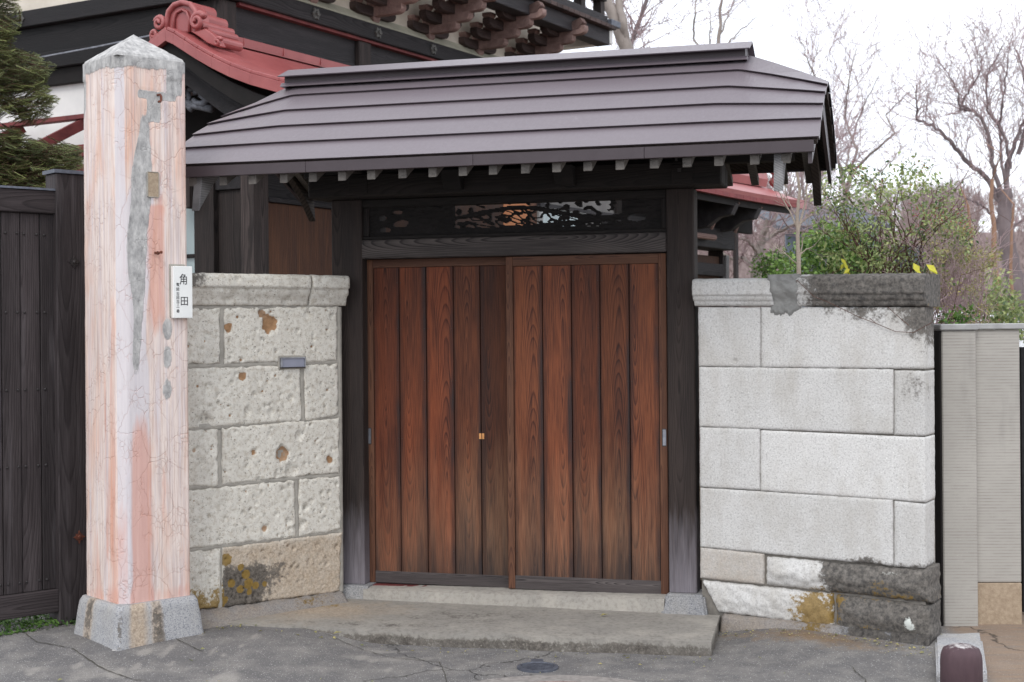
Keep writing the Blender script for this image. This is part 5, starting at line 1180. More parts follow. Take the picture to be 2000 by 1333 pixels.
q = MB(); q.tube([(xc + .1, .3, e_z + .42), (xc + .16, .28, e_z + .5), (xc + .2, .27, e_z + .44), (xc + .24, .3, e_z + .36), (xc + .16, .32, e_z + .32)], [.04, .06, .08, .07, .05], 8); q.obj('corner_ornament', M['red_roof'], sb, smooth=True)
box('wall_panel', M['house_red'], sb, -1.1, rx(1405, .6), .6, .65, .2, 2.4, .004, tone=.6); box('wall_head', M['house_h'], sb, -1.1, rx(1412, .55), .55, .68, 2.2, 2.32, .004, tone=.8)
box('post', M['house_v'], sb, rx(1405, .6), rx(1413, .55), .56, .72, .2, 2.46, .004); box('corner_board', M['barge'], sb, rx(1414, .6), rx(1420, .6), .58, .66, .2, 2.42, .003)
box('tie_beam', M['house_h'], sb, -1.1, rx(1426, .5), .45, .72, 2.46, 2.66, .006, tone=.7)
b = MB(); b.tube([(-1.0, .38, 2.55), (rx(1395, .38), .38, 2.55)], .028, 8); b.obj('pipe', M['bracket_pale'], sb)
for px in (1392, 1438):
    x = rx(px, .3); b = MB(); b.prism([(.05, 2.84), (.5, 2.9), (.5, 2.62), (.34, 2.64), (.22, 2.72), (.1, 2.74)], x - .05, x + .05, 'x'); b.obj('eave_bracket', M['house_h'], sb, bevel=.004, tone=1.3)
    b = MB(); b.tube([(x + .06, .06, 2.86), (x + .06, .14, 2.78), (x + .06, .22, 2.76), (x + .06, .3, 2.70), (x + .06, .34, 2.62)], .016, 6); b.obj('bracket_edge', M['bracket_pale'], sb)
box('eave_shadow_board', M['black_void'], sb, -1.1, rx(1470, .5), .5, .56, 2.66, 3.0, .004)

# ------------------------------------------------------------------ neighbour's wall, bollard, kerb block, covers
NP = Fr(2.36, 7.72, -2)
nw = fthing('concrete_wall', 'beige combed concrete boundary wall with post and grey coping at the far right', 'wall', NP)
nx = lambda px, d=0: NP.at(px, 900, d)[0]; nzf = lambda px, py, d=0: NP.at(px, py, d)[1]
zt1 = nzf(1875, 646)
box('post', M['comb'], nw, nx(1841), nx(1908), 0, .35, .05, zt1, .006)
box('post_cap', M['conc'], nw, nx(1837), nx(1912), -.015, .37, zt1 + .001, nzf(1875, 633), .006)
b = MB(); b.box(nx(1841), nx(1841) + .06, .352, 5, .05, zt1 - .02); b.obj('return_wall', M['black_void'], nw); box('side_board', M['black_void'], nw, nx(1841) - .012, nx(1841) - .001, .004, .36, .05, zt1, .002)  # both black: shade of the narrow gap painted on, side sheet added for it
box('panel', M['comb'], nw, nx(1908) + .001, nx(1993, .05), .05, .25, nzf(1950, 1138, .05), nzf(1950, 644, .05), .004)
box('panel_base', M['tanstone'], nw, nx(1908) + .001, nx(1993, .05), .045, .26, .04, nzf(1950, 1138, .05) - .003, .004)
box('panel_cap', M['conc'], nw, nx(1911), nx(2010, .05), .03, .28, nzf(1950, 644, .05) + .001, nzf(1950, 632, .05), .005)
kb = thing('kerb_block', 'pale granite kerb block lying at the foot of the beige wall post', 'kerb block')
b = MB(); p = [atz(1825, 1225, .06), atz(1915, 1225, .06), atz(1928, 1312, .06), atz(1829, 1318, .06)]
b.prism([(v.x, v.y) for v in p][::-1], -.02, .06, 'z'); b.obj('block', M['granite_b'], kb, bevel=.01, seg=2, tone=1.2)
bp = atz(1878, 1372, 0)
bo = thing('bollard', 'short round dark maroon post with a worn whitish top at lower right corner', 'bollard', (bp.x, bp.y, 0))
zt_b = EYE + ray(1878, 1259)[2] * bp.y; rb_ = 40 * bp.y / 2800
m = Mat('maroon_worn_paint'); v = m.co(); o = m.xyz(v); n = m.noise(m.sc(v, 30, 30, 8), 1, 5, .7)
wv = m.ma('ADD', m.ma('MULTIPLY', m.ma('SUBTRACT', o[2], zt_b - .016), 30), m.ma('MULTIPLY', m.ma('SUBTRACT', n, .5), 2.4))
M['bol'] = m.fin(m.mix(m.ramp(wv, [(.25, 0), (.6, .95)]), m.mix(n, c(66, 50, 56), c(96, 76, 80)), m.mix(n, c(150, 144, 144), c(214, 210, 208))), .75, m.bump(n, .4, .004))
b = MB(); b.lathe([(rb_ * 1.02, -.05), (rb_ * 1.0, zt_b - .07), (rb_ * .97, zt_b - .045), (rb_ * .86, zt_b - .018), (rb_ * .5, zt_b - .003), (0.001, zt_b)], 28); b.obj('post', M['bol'], bo, smooth=True)
m = bpy.data.objects['post'] if 0 else None
mc = atz(1050, 1301, .012)
mh = thing('water_cover', 'small round cast iron cover with a hinge tab set in the street', 'drain cover', (mc.x, mc.y, gz(mc.x, mc.y) + .001))
rr_ = .104
b = MB(); b.lathe([(rr_, -.02), (rr_, .008), (rr_ - .012, .011), (rr_ - .018, .011), (rr_ - .02, .005), (0.001, .005)], 40); b.obj('ring', M['dark_iron'], mh, smooth=False)
b = MB(); b.prism([(-.034, rr_ - .012), (.034, rr_ - .012), (.03, rr_ + .05), (-.03, rr_ + .05)], -.02, .0105, 'z'); b.obj('hinge_tab', M['dark_iron'], mh, bevel=.003)
b = MB()
for i in range(-9, 10):
    for j in range(-9, 10):
        x, y = (i + .5 * (j % 2)) * .0092, j * .0092
        if math.hypot(x, y) < rr_ - .024 and not (abs(y) < .006 and abs(x) < .035): b.box(x - .003, x + .003, y - .003, y + .003, .004, .0085)
tag(b.obj('tread_stud', M['dark_iron'], mh), kind='stuff')
mc2 = atz(1085, 1392, 0)
m2 = thing('manhole_cover', 'large round manhole with a pale worn rim cut off by the lower picture edge', 'manhole cover', (mc2.x, mc2.y, gz(mc2.x, mc2.y) + .002))
r0 = mc2.y and (atz(1085, 1331, 0).y - mc2.y)
b = MB(); b.lathe([(r0 + .10, -.02), (r0 + .10, .004), (r0 + .0, .006), (r0 - .03, .006), (r0 - .03, -.01)], 64); b.f = b.f[:-2]; b.obj('rim', plain("worn_pale_cement", c(122, 117, 114), c(160, 154, 149), 30, .9), m2)
b = MB(); b.lathe([(r0 - .03, -.02), (r0 - .03, .003), (0.001, .003)], 64); b.obj('lid', plain('rusty_lid', c(132, 92, 84), c(160, 122, 112), 30, .8), m2)

# ------------------------------------------------------------------ vegetation
def rv(r): return Vector((r.gauss(0, 1), r.gauss(0, 1), r.gauss(0, 1))).normalized()
def grow(r, out, p, d, L, rad, lvl, wander=.22, up=.06, kids=(3, 5), ang=(22, 55), shrink=(.55, .8), k=3, minr=.0022):
    n = 5; pts = [p.copy()]; rs = [rad]; dirs = []
    for i in range(n):
        d = (d + rv(r) * wander + Vector((0, 0, up))).normalized(); p = p + d * (L / n); pts.append(p.copy()); dirs.append(d.copy())
        rs.append(max(minr, rad * (1 - .6 * (i + 1) / n)))
    out.append((pts, rs, lvl))
    if lvl <= 0: return
    for _ in range(r.randint(*kids)):
        i = r.choice((1, 2, 2, 3, 3, 4, 4, 4)); a = R(r.uniform(*ang)); ax = dirs[i].cross(rv(r)).normalized()
        nd = Matrix.Rotation(a, 3, ax) @ dirs[i]
        grow(r, out, pts[i + 1], nd, L * r.uniform(*shrink), max(minr, rs[i + 1] * r.uniform(.55, .8)), lvl - 1, wander, up, kids, ang, shrink, k, minr)
def tubes_obj(name, segs, mat, parent, k=4, kind=None):
    b = MB()
    for pts, rs, *_ in segs: b.tube(pts, rs, k, cap=False)
    return tag(b.obj(name, mat, parent, smooth=True), kind=kind)
def leaves_obj(name, P, D, N, Lh, Wd, mat, parent, tone, kind='stuff', bend=.25):
    # folded rhombic leaves; arrays of base points, directions, normals, lengths, widths
    P, D, N = (np.asarray(a, float) for a in (P, D, N)); n = len(P)
    D /= np.linalg.norm(D, axis=1, keepdims=True) + 1e-9
    S_ = np.cross(D, N); S_ /= np.linalg.norm(S_, axis=1, keepdims=True) + 1e-9; N2 = np.cross(S_, D)
    Lh = np.asarray(Lh).reshape(-1, 1) * np.ones((n, 1)); Wd = np.asarray(Wd).reshape(-1, 1) * np.ones((n, 1))
    V = np.stack([P, P + D * Lh * .45 + S_ * Wd * .5 + N2 * Wd * bend, P + D * Lh, P + D * Lh * .45 - S_ * Wd * .5 + N2 * Wd * bend], 1).reshape(-1, 3)
    i = np.arange(n) * 4
    Fc = np.stack([np.stack([i, i + 1, i + 2], 1), np.stack([i, i + 2, i + 3], 1)], 1).reshape(-1, 3)
    me = bpy.data.meshes.new(name); me.vertices.add(len(V)); me.vertices.foreach_set('co', V.ravel())
    me.loops.add(len(Fc) * 3); me.loops.foreach_set('vertex_index', Fc.ravel()); me.polygons.add(len(Fc)); me.polygons.foreach_set('loop_start', np.arange(len(Fc)) * 3)
    me.update(calc_edges=True)
    t = me.attributes.new('tone', 'FLOAT', 'POINT'); t.data.foreach_set('value', np.repeat(np.clip(np.asarray(tone, dtype=np.float32), 0, 1), 4))
    me.materials.append(mat); o = link(name, me, None, parent); return tag(o, kind=kind)
def pl(Y, pts, jit=0, r=None):
    out = []
    for q in pts:
        y = Y + (q[2] if len(q) > 2 else 0) + (r.uniform(-jit, jit) if r else 0); out.append(at(q[0], q[1], y))
    return out
def dens(pts, rs, m=4, r=None, j=0):
    P, Q = [], []
    for a, b_, ra, rb in zip(pts[:-1], pts[1:], rs[:-1], rs[1:]):
        for i in range(m):
            t = i / m; P.append(a.lerp(b_, t) + (rv(r) * j if r else Vector())); Q.append(ra + (rb - ra) * t)
    return P + [pts[-1]], Q + [rs[-1]]
def bare_tree(label, Y, limbs, seed, mt, mc, twig, base=None, group=None, jit=.5, j=.02):
    # limbs: (pixel polyline, start px, end px widths); twigs grow off every limb
    r = random.Random(seed); s = Y / F
    p0 = base or at(*limbs[0][0][0][:2], Y); t = thing('bare_tree', label, 'tree', (p0.x, p0.y, 0), 0, group); t.location.z = 0
    L_, tw = [], []
    for li, (pts, w0, w1) in enumerate(limbs):
        w = pl(Y, pts); w = [p + Vector((0, (r.uniform(-jit, jit) if i and li else 0), 0)) for i, p in enumerate(w)]
        n = len(w); rs = [(w0 + (w1 - w0) * i / (n - 1)) * s / 2 * (.78 if li else .95) for i in range(n)]
        P, Q = dens(w, rs, 5, r, j); L_.append((P, Q))
        if li >= twig.get('skip', 1):
            for i in range(4, len(P) - 1):
                for _ in range(twig['n'] if r.random() < twig.get('p', .8) else 0):
                    d0 = (P[i + 1] - P[i]).normalized(); ax = d0.cross(rv(r)).normalized(); d = Matrix.Rotation(R(r.uniform(25, 70)), 3, ax) @ d0
                    d = (d + Vector((0, 0, twig.get('up', .35)))).normalized()
                    grow(r, tw, P[i], d, twig['L'] * r.uniform(.5, 1.2), max(twig['r'] * .6, min(twig['r'], Q[i] * .6)), twig['lvl'], twig.get('w', .25), .05, twig.get('kids', (2, 4)), minr=twig['minr'])
    inv = -Vector((p0.x, p0.y, 0))
    sh = lambda segs: [([p + inv for p in a], b_, 0) for a, b_, *_ in segs]
    tubes_obj('trunk', sh(L_), mt, t, 7); 
    if tw: tubes_obj('crown', sh(tw), mc, t, 3)
    return t

# bare cherry at the right edge
bare_tree('large bare cherry with dark trunk and twiggy spreading limbs at the right edge', 22, [
    ([(1987, 690), (1985, 630), (1981, 540), (1966, 480), (1961, 420), (1964, 372)], 44, 26),
    ([(1962, 410), (1935, 348), (1890, 310), (1850, 275), (1820, 246), (1800, 226), (1784, 205), (1782, 170)], 15, 2.5),
    ([(1958, 392), (1935, 330), (1920, 270), (1905, 232), (1888, 214), (1868, 221), (1856, 190), (1846, 160), (1838, 98)], 13, 1.5),
    ([(1890, 216), (1885, 200), (1895, 175), (1910, 140), (1916, 116)], 8, 2),
    ([(1964, 380), (1976, 320), (1990, 268), (2005, 236), (2030, 200)], 15, 6),
    ([(1964, 374), (1955, 310), (1962, 250), (1950, 190), (1960, 120), (1985, 60)], 9, 2),
    ([(1975, 330), (1960, 280), (1930, 215), (1925, 150), (1945, 95)], 10, 2),
    ([(1990, 300), (2000, 220), (1985, 150), (1998, 90)], 12, 3),
    ([(1955, 440), (1920, 410), (1890, 395), (1868, 372), (1850, 350)], 8, 2),
    ([(1972, 470), (1990, 440), (2010, 430)], 12, 5)],
    41, M['bark_dark'], M['bark_twig'], dict(n=2, L=.66, r=.009, lvl=2, minr=.003, up=.5, p=.75, kids=(2, 3)), jit=.35)
bare_tree('thin bare branching tree rising above the middle of the gate roof', 30, [
    ([(1402, 420), (1400, 240), (1404, 120), (1405, 60), (1408, 10), (1420, -60)], 14, 4),
    ([(1402, 180), (1380, 110), (1358, 70), (1352, 35), (1362, 0), (1370, -40)], 7, 3), ([(1404, 130), (1425, 80), (1450, 55), (1475, 38)], 6, 2), ([(1405, 70), (1420, 40), (1432, 12), (1438, -30)], 6, 2), ([(1402, 150), (1390, 100), (1382, 50), (1390, 10)], 5, 2)],
    5, M['bark_grey'], M['bark_twig'], dict(n=1, L=1.0, r=.012, lvl=2, minr=.0035, up=.4, p=.28), jit=.6)
bare_tree('bare spreading tree with reddish twigs beyond the right end of the gate roof', 28, [
    ([(1640, 640), (1645, 470), (1650, 400), (1652, 360)], 20, 12),
    ([(1650, 370), (1635, 300), (1615, 240), (1590, 180), (1560, 130), (1548, 85)], 9, 2), ([(1652, 365), (1660, 300), (1650, 230), (1640, 170), (1655, 110)], 9, 2),
    ([(1652, 380), (1690, 320), (1730, 270), (1745, 215), (1760, 190)], 9, 2), ([(1655, 390), (1710, 345), (1750, 310), (1785, 270)], 7, 2), ([(1648, 340), (1610, 280), (1585, 240), (1580, 150), (1600, 80)], 7, 2), ([(1652, 330), (1680, 270), (1690, 210), (1700, 160)], 7, 2)],
    9, M['bark_grey'], M['bark_twig'], dict(n=2, L=.95, r=.012, lvl=2, minr=.0034, up=.45, p=.5), jit=.8)
bare_tree('grey forked trunk standing close behind the gate roof ridge', 17.8, [
    ([(1228, 420), (1226, 180), (1222, 95), (1208, 55), (1194, 22), (1176, -5), (1160, -50)], 34, 22),
    ([(1222, 84), (1216, 50), (1210, 20), (1206, -30)], 22, 18)], 12, M['bark_grey'], M['bark_twig'], dict(n=1, L=.7, r=.01, lvl=2, minr=.004, p=.25, skip=1), j=.006, jit=.1)
bare_tree('slender dark leaning tree stem just right of the forked grey trunk', 19.5, [
    ([(1218, 420), (1222, 160), (1229, 100), (1240, 62), (1256, 22), (1268, -20)], 11, 8)], 14, M['bark_dark'], M['bark_twig'], dict(n=2, L=.8, r=.012, lvl=3, minr=.004, p=.6, skip=0), j=.005)
bare_tree('gnarled old bare tree with a low bent limb beyond the stone wall', 21, [
    ([(1476, 700), (1472, 560), (1478, 505), (1488, 470), (1500, 430)], 26, 12), ([(1476, 520), (1452, 500), (1424, 508), (1400, 490)], 12, 6), ([(1486, 475), (1520, 455), (1550, 440), (1590, 415)], 12, 4), ([(1480, 490), (1450, 470), (1432, 450), (1420, 420)], 9, 4), ([(1484, 478), (1500, 440), (1530, 400), (1545, 350)], 9, 3)],
    17, M['bark_grey'], M['bark_twig'], dict(n=2, L=.8, r=.014, lvl=2, minr=.0045, up=.3, p=.8), jit=.4)
bare_tree('bare tree with many fine upright branches behind the red roof corner', 26, [
    ([(1560, 700), (1562, 520), (1570, 430), (1580, 380)], 18, 10), ([(1570, 430), (1540, 370), (1520, 320), (1510, 270)], 9, 3), ([(1575, 410), (1600, 350), (1620, 310), (1640, 280)], 8, 3), ([(1572, 420), (1560, 350), (1555, 300)], 8, 3)],
    23, M['bark_grey'], M['bark_twig'], dict(n=2, L=.9, r=.012, lvl=2, minr=.005, up=.5, p=.9), jit=.6)
for i, (lab, pts, w) in enumerate((('orange barked trunk with a wavy stem left of the dark cherry trunk', [(1957, 690), (1953, 620), (1948, 560), (1940, 500), (1942, 450), (1935, 395), (1938, 350)], 15),
                                  ('slim straight orange barked trunk in front of the dark cherry trunk', [(1976, 690), (1977, 600), (1974, 520), (1976, 450), (1980, 400)], 9),
                                  ('pale orange trunk half hidden by brush, leftmost of the three', [(1930, 690), (1928, 600), (1912, 520), (1895, 450), (1890, 400)], 11))):
    bare_tree(lab, 18.5 + i, [(pts, w, w * .5), ([pts[-1], (pts[-1][0] - 8, pts[-1][1] - 40), (pts[-1][0] - 4, pts[-1][1] - 75)], 4, 1.5)],
              60 + i, M['bark_orange'], M['bark_twig'], dict(n=1, L=.5, r=.006, lvl=2, minr=.003, p=.4, skip=1), j=.003)

# small pale sapling close behind the wall
Ys = 9.75; r = random.Random(2)
sp = thing('sapling', 'slim pale bare sapling growing just behind the right stone wall', 'tree', (at(1560, 600, Ys).x, Ys, 0)); inv = -Vector((sp.location.x, Ys, 0))
limb, tw = [], []
for pts, w0, w1 in (([(1562, 700), (1561, 540), (1558, 470), (1557, 420), (1561, 380), (1560, 352), (1552, 318)], 10, 4), ([(1558, 450), (1545, 420), (1528, 388), (1512, 358)], 4, 1.6), ([(1559, 450), (1568, 415), (1574, 385), (1576, 360), (1584, 335)], 5, 2), ([(1560, 440), (1578, 425), (1592, 412)], 3.4, 1.4), ([(1557, 425), (1545, 405), (1535, 380)], 3, 1.4), ([(1561, 500), (1574, 488), (1592, 480)], 3, 1.3), ([(1560, 520), (1540, 500), (1520, 490)], 2.6, 1.2), ([(1561, 510), (1566, 480), (1566, 455)], 3, 1.2)):
    P, Q = dens(pl(Ys, pts), [(w0 + (w1 - w0) * i / (len(pts) - 1)) * Ys / F / 2 for i in range(len(pts))], 5, r, .003); limb.append(([p + inv for p in P], Q, 0))
    if w0 < 9:
        for i in range(6, len(P) - 1, 3): grow(r, tw, P[i] + inv, (P[i + 1] - P[i]).normalized() + rv(r) * .7, .12, .003, 1, minr=.0014)
tubes_obj('trunk', limb, M['bark_pale'], sp, 7); tubes_obj('crown', tw, M['bark_pale'], sp, 3)

# leafy shrubs: stems fan up from the ground, leaflets fill an uneven crown
def in_poly(x, y, P):
    c_ = False; n = len(P)
    for i in range(n):
        (x0, y0), (x1, y1) = P[i], P[i - 1]
        if (y0 > y) != (y1 > y) and x < (x1 - x0) * (y - y0) / (y1 - y0) + x0: c_ = not c_
    return c_
def shrub(name, label, cat, poly, Y, dY, nleaf, ll, lw, mat, stems, seed, clump=26, smat='bark_red', srad=.006, cover=.55, twigs=0, gap=.0, group=None):
    r = random.Random(seed); xs = [p[0] for p in poly]; ys = [p[1] for p in poly]
    bx = sum(xs) / len(xs); base = at(bx, max(ys), Y); t = thing(name, label, cat, (base.x, base.y, 0), 0, group); inv = -Vector((base.x, base.y, 0))
    def samp():
        while 1:
            x, y = r.uniform(min(xs), max(xs)), r.uniform(min(ys), max(ys))
            if in_poly(x, y, poly) and mn.noise(Vector((x / 38, y / 38, seed))) > gap - .45 * r.random(): return x, y
    cl = [(*samp(), r.uniform(-dY, dY)) for _ in range(nleaf // clump)]
    P, D, N, L_, W_, T = [], [], [], [], [], []
    for (x, y, dy) in cl:
        c0 = at(x, y, Y + dy); tn = r.gauss(.5, .2); ax = (rv(r) + Vector((0, -.3, .35))).normalized(); rad = ll * 3.0
        for _ in range(clump):
            o = rv(r) * rad * r.random() ** .5; o.z *= .6
            P.append(c0 + o + inv); d = (o.normalized() * .6 + rv(r) * .7 + Vector((0, 0, -.25))); D.append(d); N.append((ax + rv(r) * .55)); L_.append(ll * r.uniform(.6, 1.25)); W_.append(lw * r.uniform(.7, 1.2)); T.append(tn + r.gauss(0, .2))
    leaves_obj('foliage', P, D, N, L_, W_, mat, t, T)
    st_ = []
    for k in range(stems):
        x, y, dy = r.choice(cl); e = at(x, y, Y + dy); s0 = at(bx + r.gauss(0, 30), max(ys) + 60, Y + r.uniform(-.2, .2)); mid = s0.lerp(e, .5) + Vector((r.uniform(-.1, .1), r.uniform(-.1, .1), .1))
        P_, Q_ = dens([s0, mid, e], [srad, srad * .75, srad * .3], 5, r, .012); st_.append(([p + inv for p in P_], Q_, 0))
        for i in range(5, len(P_) - 1, 2):
            if r.random() < cover: grow(r, st_, P_[i] + inv, ((P_[i + 1] - P_[i]).normalized() + rv(r) * .8).normalized(), .28 * r.uniform(.5, 1.3), srad * .4, 1, .25, .05, (1, 3), minr=.0016)
    tubes_obj('stem', st_, M[smat], t, 4, 'stuff')
    return t, cl, inv
nan_poly = [(1590, 420), (1600, 365), (1640, 330), (1665, 318), (1720, 345), (1745, 315), (1775, 296), (1800, 305), (1815, 335), (1850, 350), (1870, 385), (1890, 420), (1900, 470), (1885, 520), (1850, 545), (1640, 545), (1605, 490)]
nd, ncl, ninv = shrub('nandina_bush', 'wide airy green nandina shrub with red berry sprays behind the right stone wall', 'shrub', nan_poly, 10.4, .75, 4300, .036, .018, M['nandina'], 60, 31, clump=16, gap=-.0)
r = random.Random(77)
for k in range(26):
    x, y, dy = r.choice(ncl); 
    if y > 470: continue
    b = MB(); c0 = at(x, y - 6, 10.4 + dy - .05) + ninv
    for _ in range(16):
        p = c0 + Vector((r.gauss(0, .035), r.gauss(0, .03), r.gauss(0, .03))); q = .0045
        b.add([p + Vector(v) * q for v in ((1, 0, 0), (0, 1, 0), (-1, 0, 0), (0, -1, 0), (0, 0, 1), (0, 0, -1))], [(0, 1, 4), (1, 2, 4), (2, 3, 4), (3, 0, 4), (1, 0, 5), (2, 1, 5), (3, 2, 5), (0, 3, 5)])
    tag(b.obj('berry_cluster', M['berry'], nd, smooth=True), kind='stuff')
shrub('brush_shrub', 'dry twiggy shrub with sparse small leaves at the right end of the stone wall', 'shrub', [(1800, 440), (1850, 430), (1900, 440), (1925, 500), (1930, 570), (1925, 640), (1830, 650), (1815, 560)], 10.2, .6, 2300, .022, .012, M['brush'], 90, 33, clump=10, smat='bark_twig', srad=.004, cover=.95)
shrub('evergreen_shrub', 'low glossy dark green shrub between the sapling and the nandina', 'shrub', [(1560, 540), (1565, 500), (1580, 460), (1620, 448), (1665, 455), (1690, 480), (1695, 545), (1560, 548)], 11.2, .5, 2600, .05, .028, M['evergreen'], 14, 35, clump=16)
shrub('evergreen_shrub', 'small dark green shrub at the foot of the gnarled bare tree', 'shrub', [(1480, 545), (1490, 510), (1520, 495), (1555, 505), (1560, 545)], 14.5, .5, 1100, .05, .026, M['evergreen'], 8, 36, clump=14)
shrub('garden_shrub', 'green leafy shrub beneath the orange barked trunks', 'shrub', [(1895, 560), (1915, 520), (1945, 530), (1960, 580), (1990, 590), (2010, 660), (1890, 660)], 15, .6, 1500, .06, .034, M['nandina'], 10, 37, clump=14)
shrub('garden_shrub', 'yellowish shrub patch rising left of the orange trunks', 'shrub', [(1880, 500), (1900, 460), (1935, 470), (1940, 520), (1915, 545), (1885, 540)], 16, .5, 600, .05, .03, M['brush'], 8, 38, clump=12)
for i, (lab, poly, Y) in enumerate((('yellow leaved plant peeping over the dark end of the coping', [(1772, 545), (1775, 520), (1790, 512), (1815, 510), (1818, 545)], 8.35), ('pale yellow green plant peeping over the coping beside the evergreen shrub', [(1630, 545), (1640, 505), (1658, 500), (1664, 545)], 8.6))):
    rr2 = random.Random(90 + i); b0 = at((poly[0][0] + poly[-1][0]) / 2, 545, Y); t = thing('yellow_plant', lab, 'plant', (b0.x, Y, 0)); inv = -Vector((b0.x, Y, 0))
    for k in range(4):
        e = at(rr2.uniform(poly[1][0], poly[-1][0] - 2), rr2.uniform(poly[2][1], 530), Y + rr2.uniform(-.05, .05)); s0 = Vector((b0.x + rr2.uniform(-.06, .06), Y, 1.6))
        b = MB(); b.tube([s0 + inv, s0.lerp(e, .6) + Vector((0, 0, .03)) + inv, e + inv], .0022, 4); b.obj('stem', M['weed'], t)
        nl = 1 if i == 0 else 2
        leaves_obj('leaf', [e + inv] * nl, [(rr2.uniform(-1, 1), -.3, -rr2.uniform(.4, 1.2)) for _ in range(nl)], [(rr2.uniform(-.4, .4), -1, .3)] * nl, (.085 if i == 0 else .055), (.04 if i == 0 else .022), M['yellow_leaf'], t, [rr2.random() for _ in range(nl)], None)
shrub('wall_weed', 'small bright green weed tuft on top of the neighbour wall coping', 'plant', [(1842, 634), (1850, 618), (1872, 612), (1892, 618), (1895, 634)], 8.6, .12, 160, .035, .022, M['weed'], 4, 40, clump=10, srad=.003)

# dark yew overhanging the fence
def yew():
    r = random.Random(8); Y = 9.4; up = [(-70, -30), (36, -30), (42, 30), (40, 62), (28, 92), (62, 100), (84, 112), (112, 128), (98, 150), (88, 165), (118, 196), (104, 214), (100, 232), (60, 236), (30, 215), (0, 232), (-70, 240)]
    lo = [(-70, 262), (10, 262), (40, 252), (70, 275), (110, 285), (158, 284), (166, 300), (165, 330), (110, 336), (108, 366), (-70, 370)]
    b0 = at(-90, 700, 9.9); t = thing('yew_tree', 'dense dark green conifer with drooping sprays overhanging the plank fence', 'tree', (b0.x, b0.y, 0)); inv = -Vector((b0.x, b0.y, 0))
    P, D, N, T, L_ = [], [], [], [], []; st_ = []
    for poly, n in ((up, 2300), (lo, 2100)):
        xs = [p[0] for p in poly]; ys = [p[1] for p in poly]; k = 0
        while k < n:
            x, y = r.uniform(min(xs), max(xs)), r.uniform(min(ys), max(ys))
            if not in_poly(x, y, poly) or mn.noise(Vector((x / 22, y / 16, 3))) < -.22 - .3 * r.random(): continue
            k += 1; tip = at(x, y, Y + r.uniform(-.45, .45)) + inv
            d = Vector((.75 + r.uniform(-.5, .4), r.uniform(-.8, .5), r.uniform(-.35, .45))).normalized(); L0 = r.uniform(.07, .15); a = tip - d * L0
            pn = (Vector((0, -.35, 1)) + rv(r) * .4).normalized(); sd_ = d.cross(pn).normalized(); tn = .45 + .5 * mn.noise(Vector((x / 30, y / 24, 9))) + r.gauss(0, .1)
            st_.append(([a, a.lerp(tip, .5) + Vector((0, 0, .004)), tip], [.0022, .0018, .001], 0))
            for q in range(13):
                f = (q + 1) / 13; p = a.lerp(tip, f)
                for sg in (-1, 1):
                    P.append(p); D.append(sd_ * sg + d * .75 + rv(r) * .15 + Vector((0, 0, -.1))); N.append(pn); T.append(tn + .25 * f - .1 + r.gauss(0, .06)); L_.append(.026 * (1 - .35 * f) * r.uniform(.8, 1.2))
    leaves_obj('foliage', P, D, N, L_, .006, M['yew'], t, T)
    tubes_obj('twig', st_, M['bark_red'], t, 3, 'stuff')
    tubes_obj('trunk', [([Vector((0, 0, .1)), Vector((.02, 0, 2)), Vector((0, .05, 4.6))], [.14, .11, .06], 0)] + [([at(-80, y0, 9.8) + inv, at(-20, y0 - 14, 9.6) + inv, at(40, y1, 9.45) + inv, at(x1, y2, 9.4) + inv], [.02, .015, .008, .004], 0) for y0, y1, x1, y2 in ((150, 120, 95, 135), (215, 205, 60, 225), (60, 40, 38, 20), (300, 300, 150, 305), (340, 320, 110, 330))], M['bark_red'], t, 7)
yew()
# weeds and moss at the foot of the fence
def weeds():
    r = random.Random(4); P, D, N, T = [], [], [], []
    c0 = FE.w(-.3, .12, .08)
    for k in range(900):
        x = r.uniform(-.62, .12); y = r.uniform(-.12, .35); p = FE.w(x, y, .06 + .05 * r.random() * max(0, mn.noise(Vector((x * 6, y * 6, 1))) + .4)); P.append(p - c0); D.append((r.gauss(0, 1), r.gauss(0, 1) - .3, r.uniform(.1, 1))); N.append((0, -.3, 1)); T.append(r.gauss(.45, .22))
    t = thing('weed_patch', 'low green weeds and moss growing under the plank fence', 'weeds', c0)
    leaves_obj('foliage', P, D, N, .034, .016, M['weed'], t, T)
    b = MB(); n = 26
    for j in range(n + 1):
        for i in range(n + 1):
            x, y = -.8 + 1.0 * i / n, -.1 + .7 * j / n; p = FE.w(x, y, .05 + .035 * max(0, fbm(x * 6, y * 6, 3) + .25) * min(1, j / 4)); b.v.append(p - c0)
    b.f = [(j * (n + 1) + i, j * (n + 1) + i + 1, (j + 1) * (n + 1) + i + 1, (j + 1) * (n + 1) + i) for j in range(n) for i in range(n)]
    tag(b.obj('moss', M['moss'], t, smooth=True), kind='stuff')
weeds()

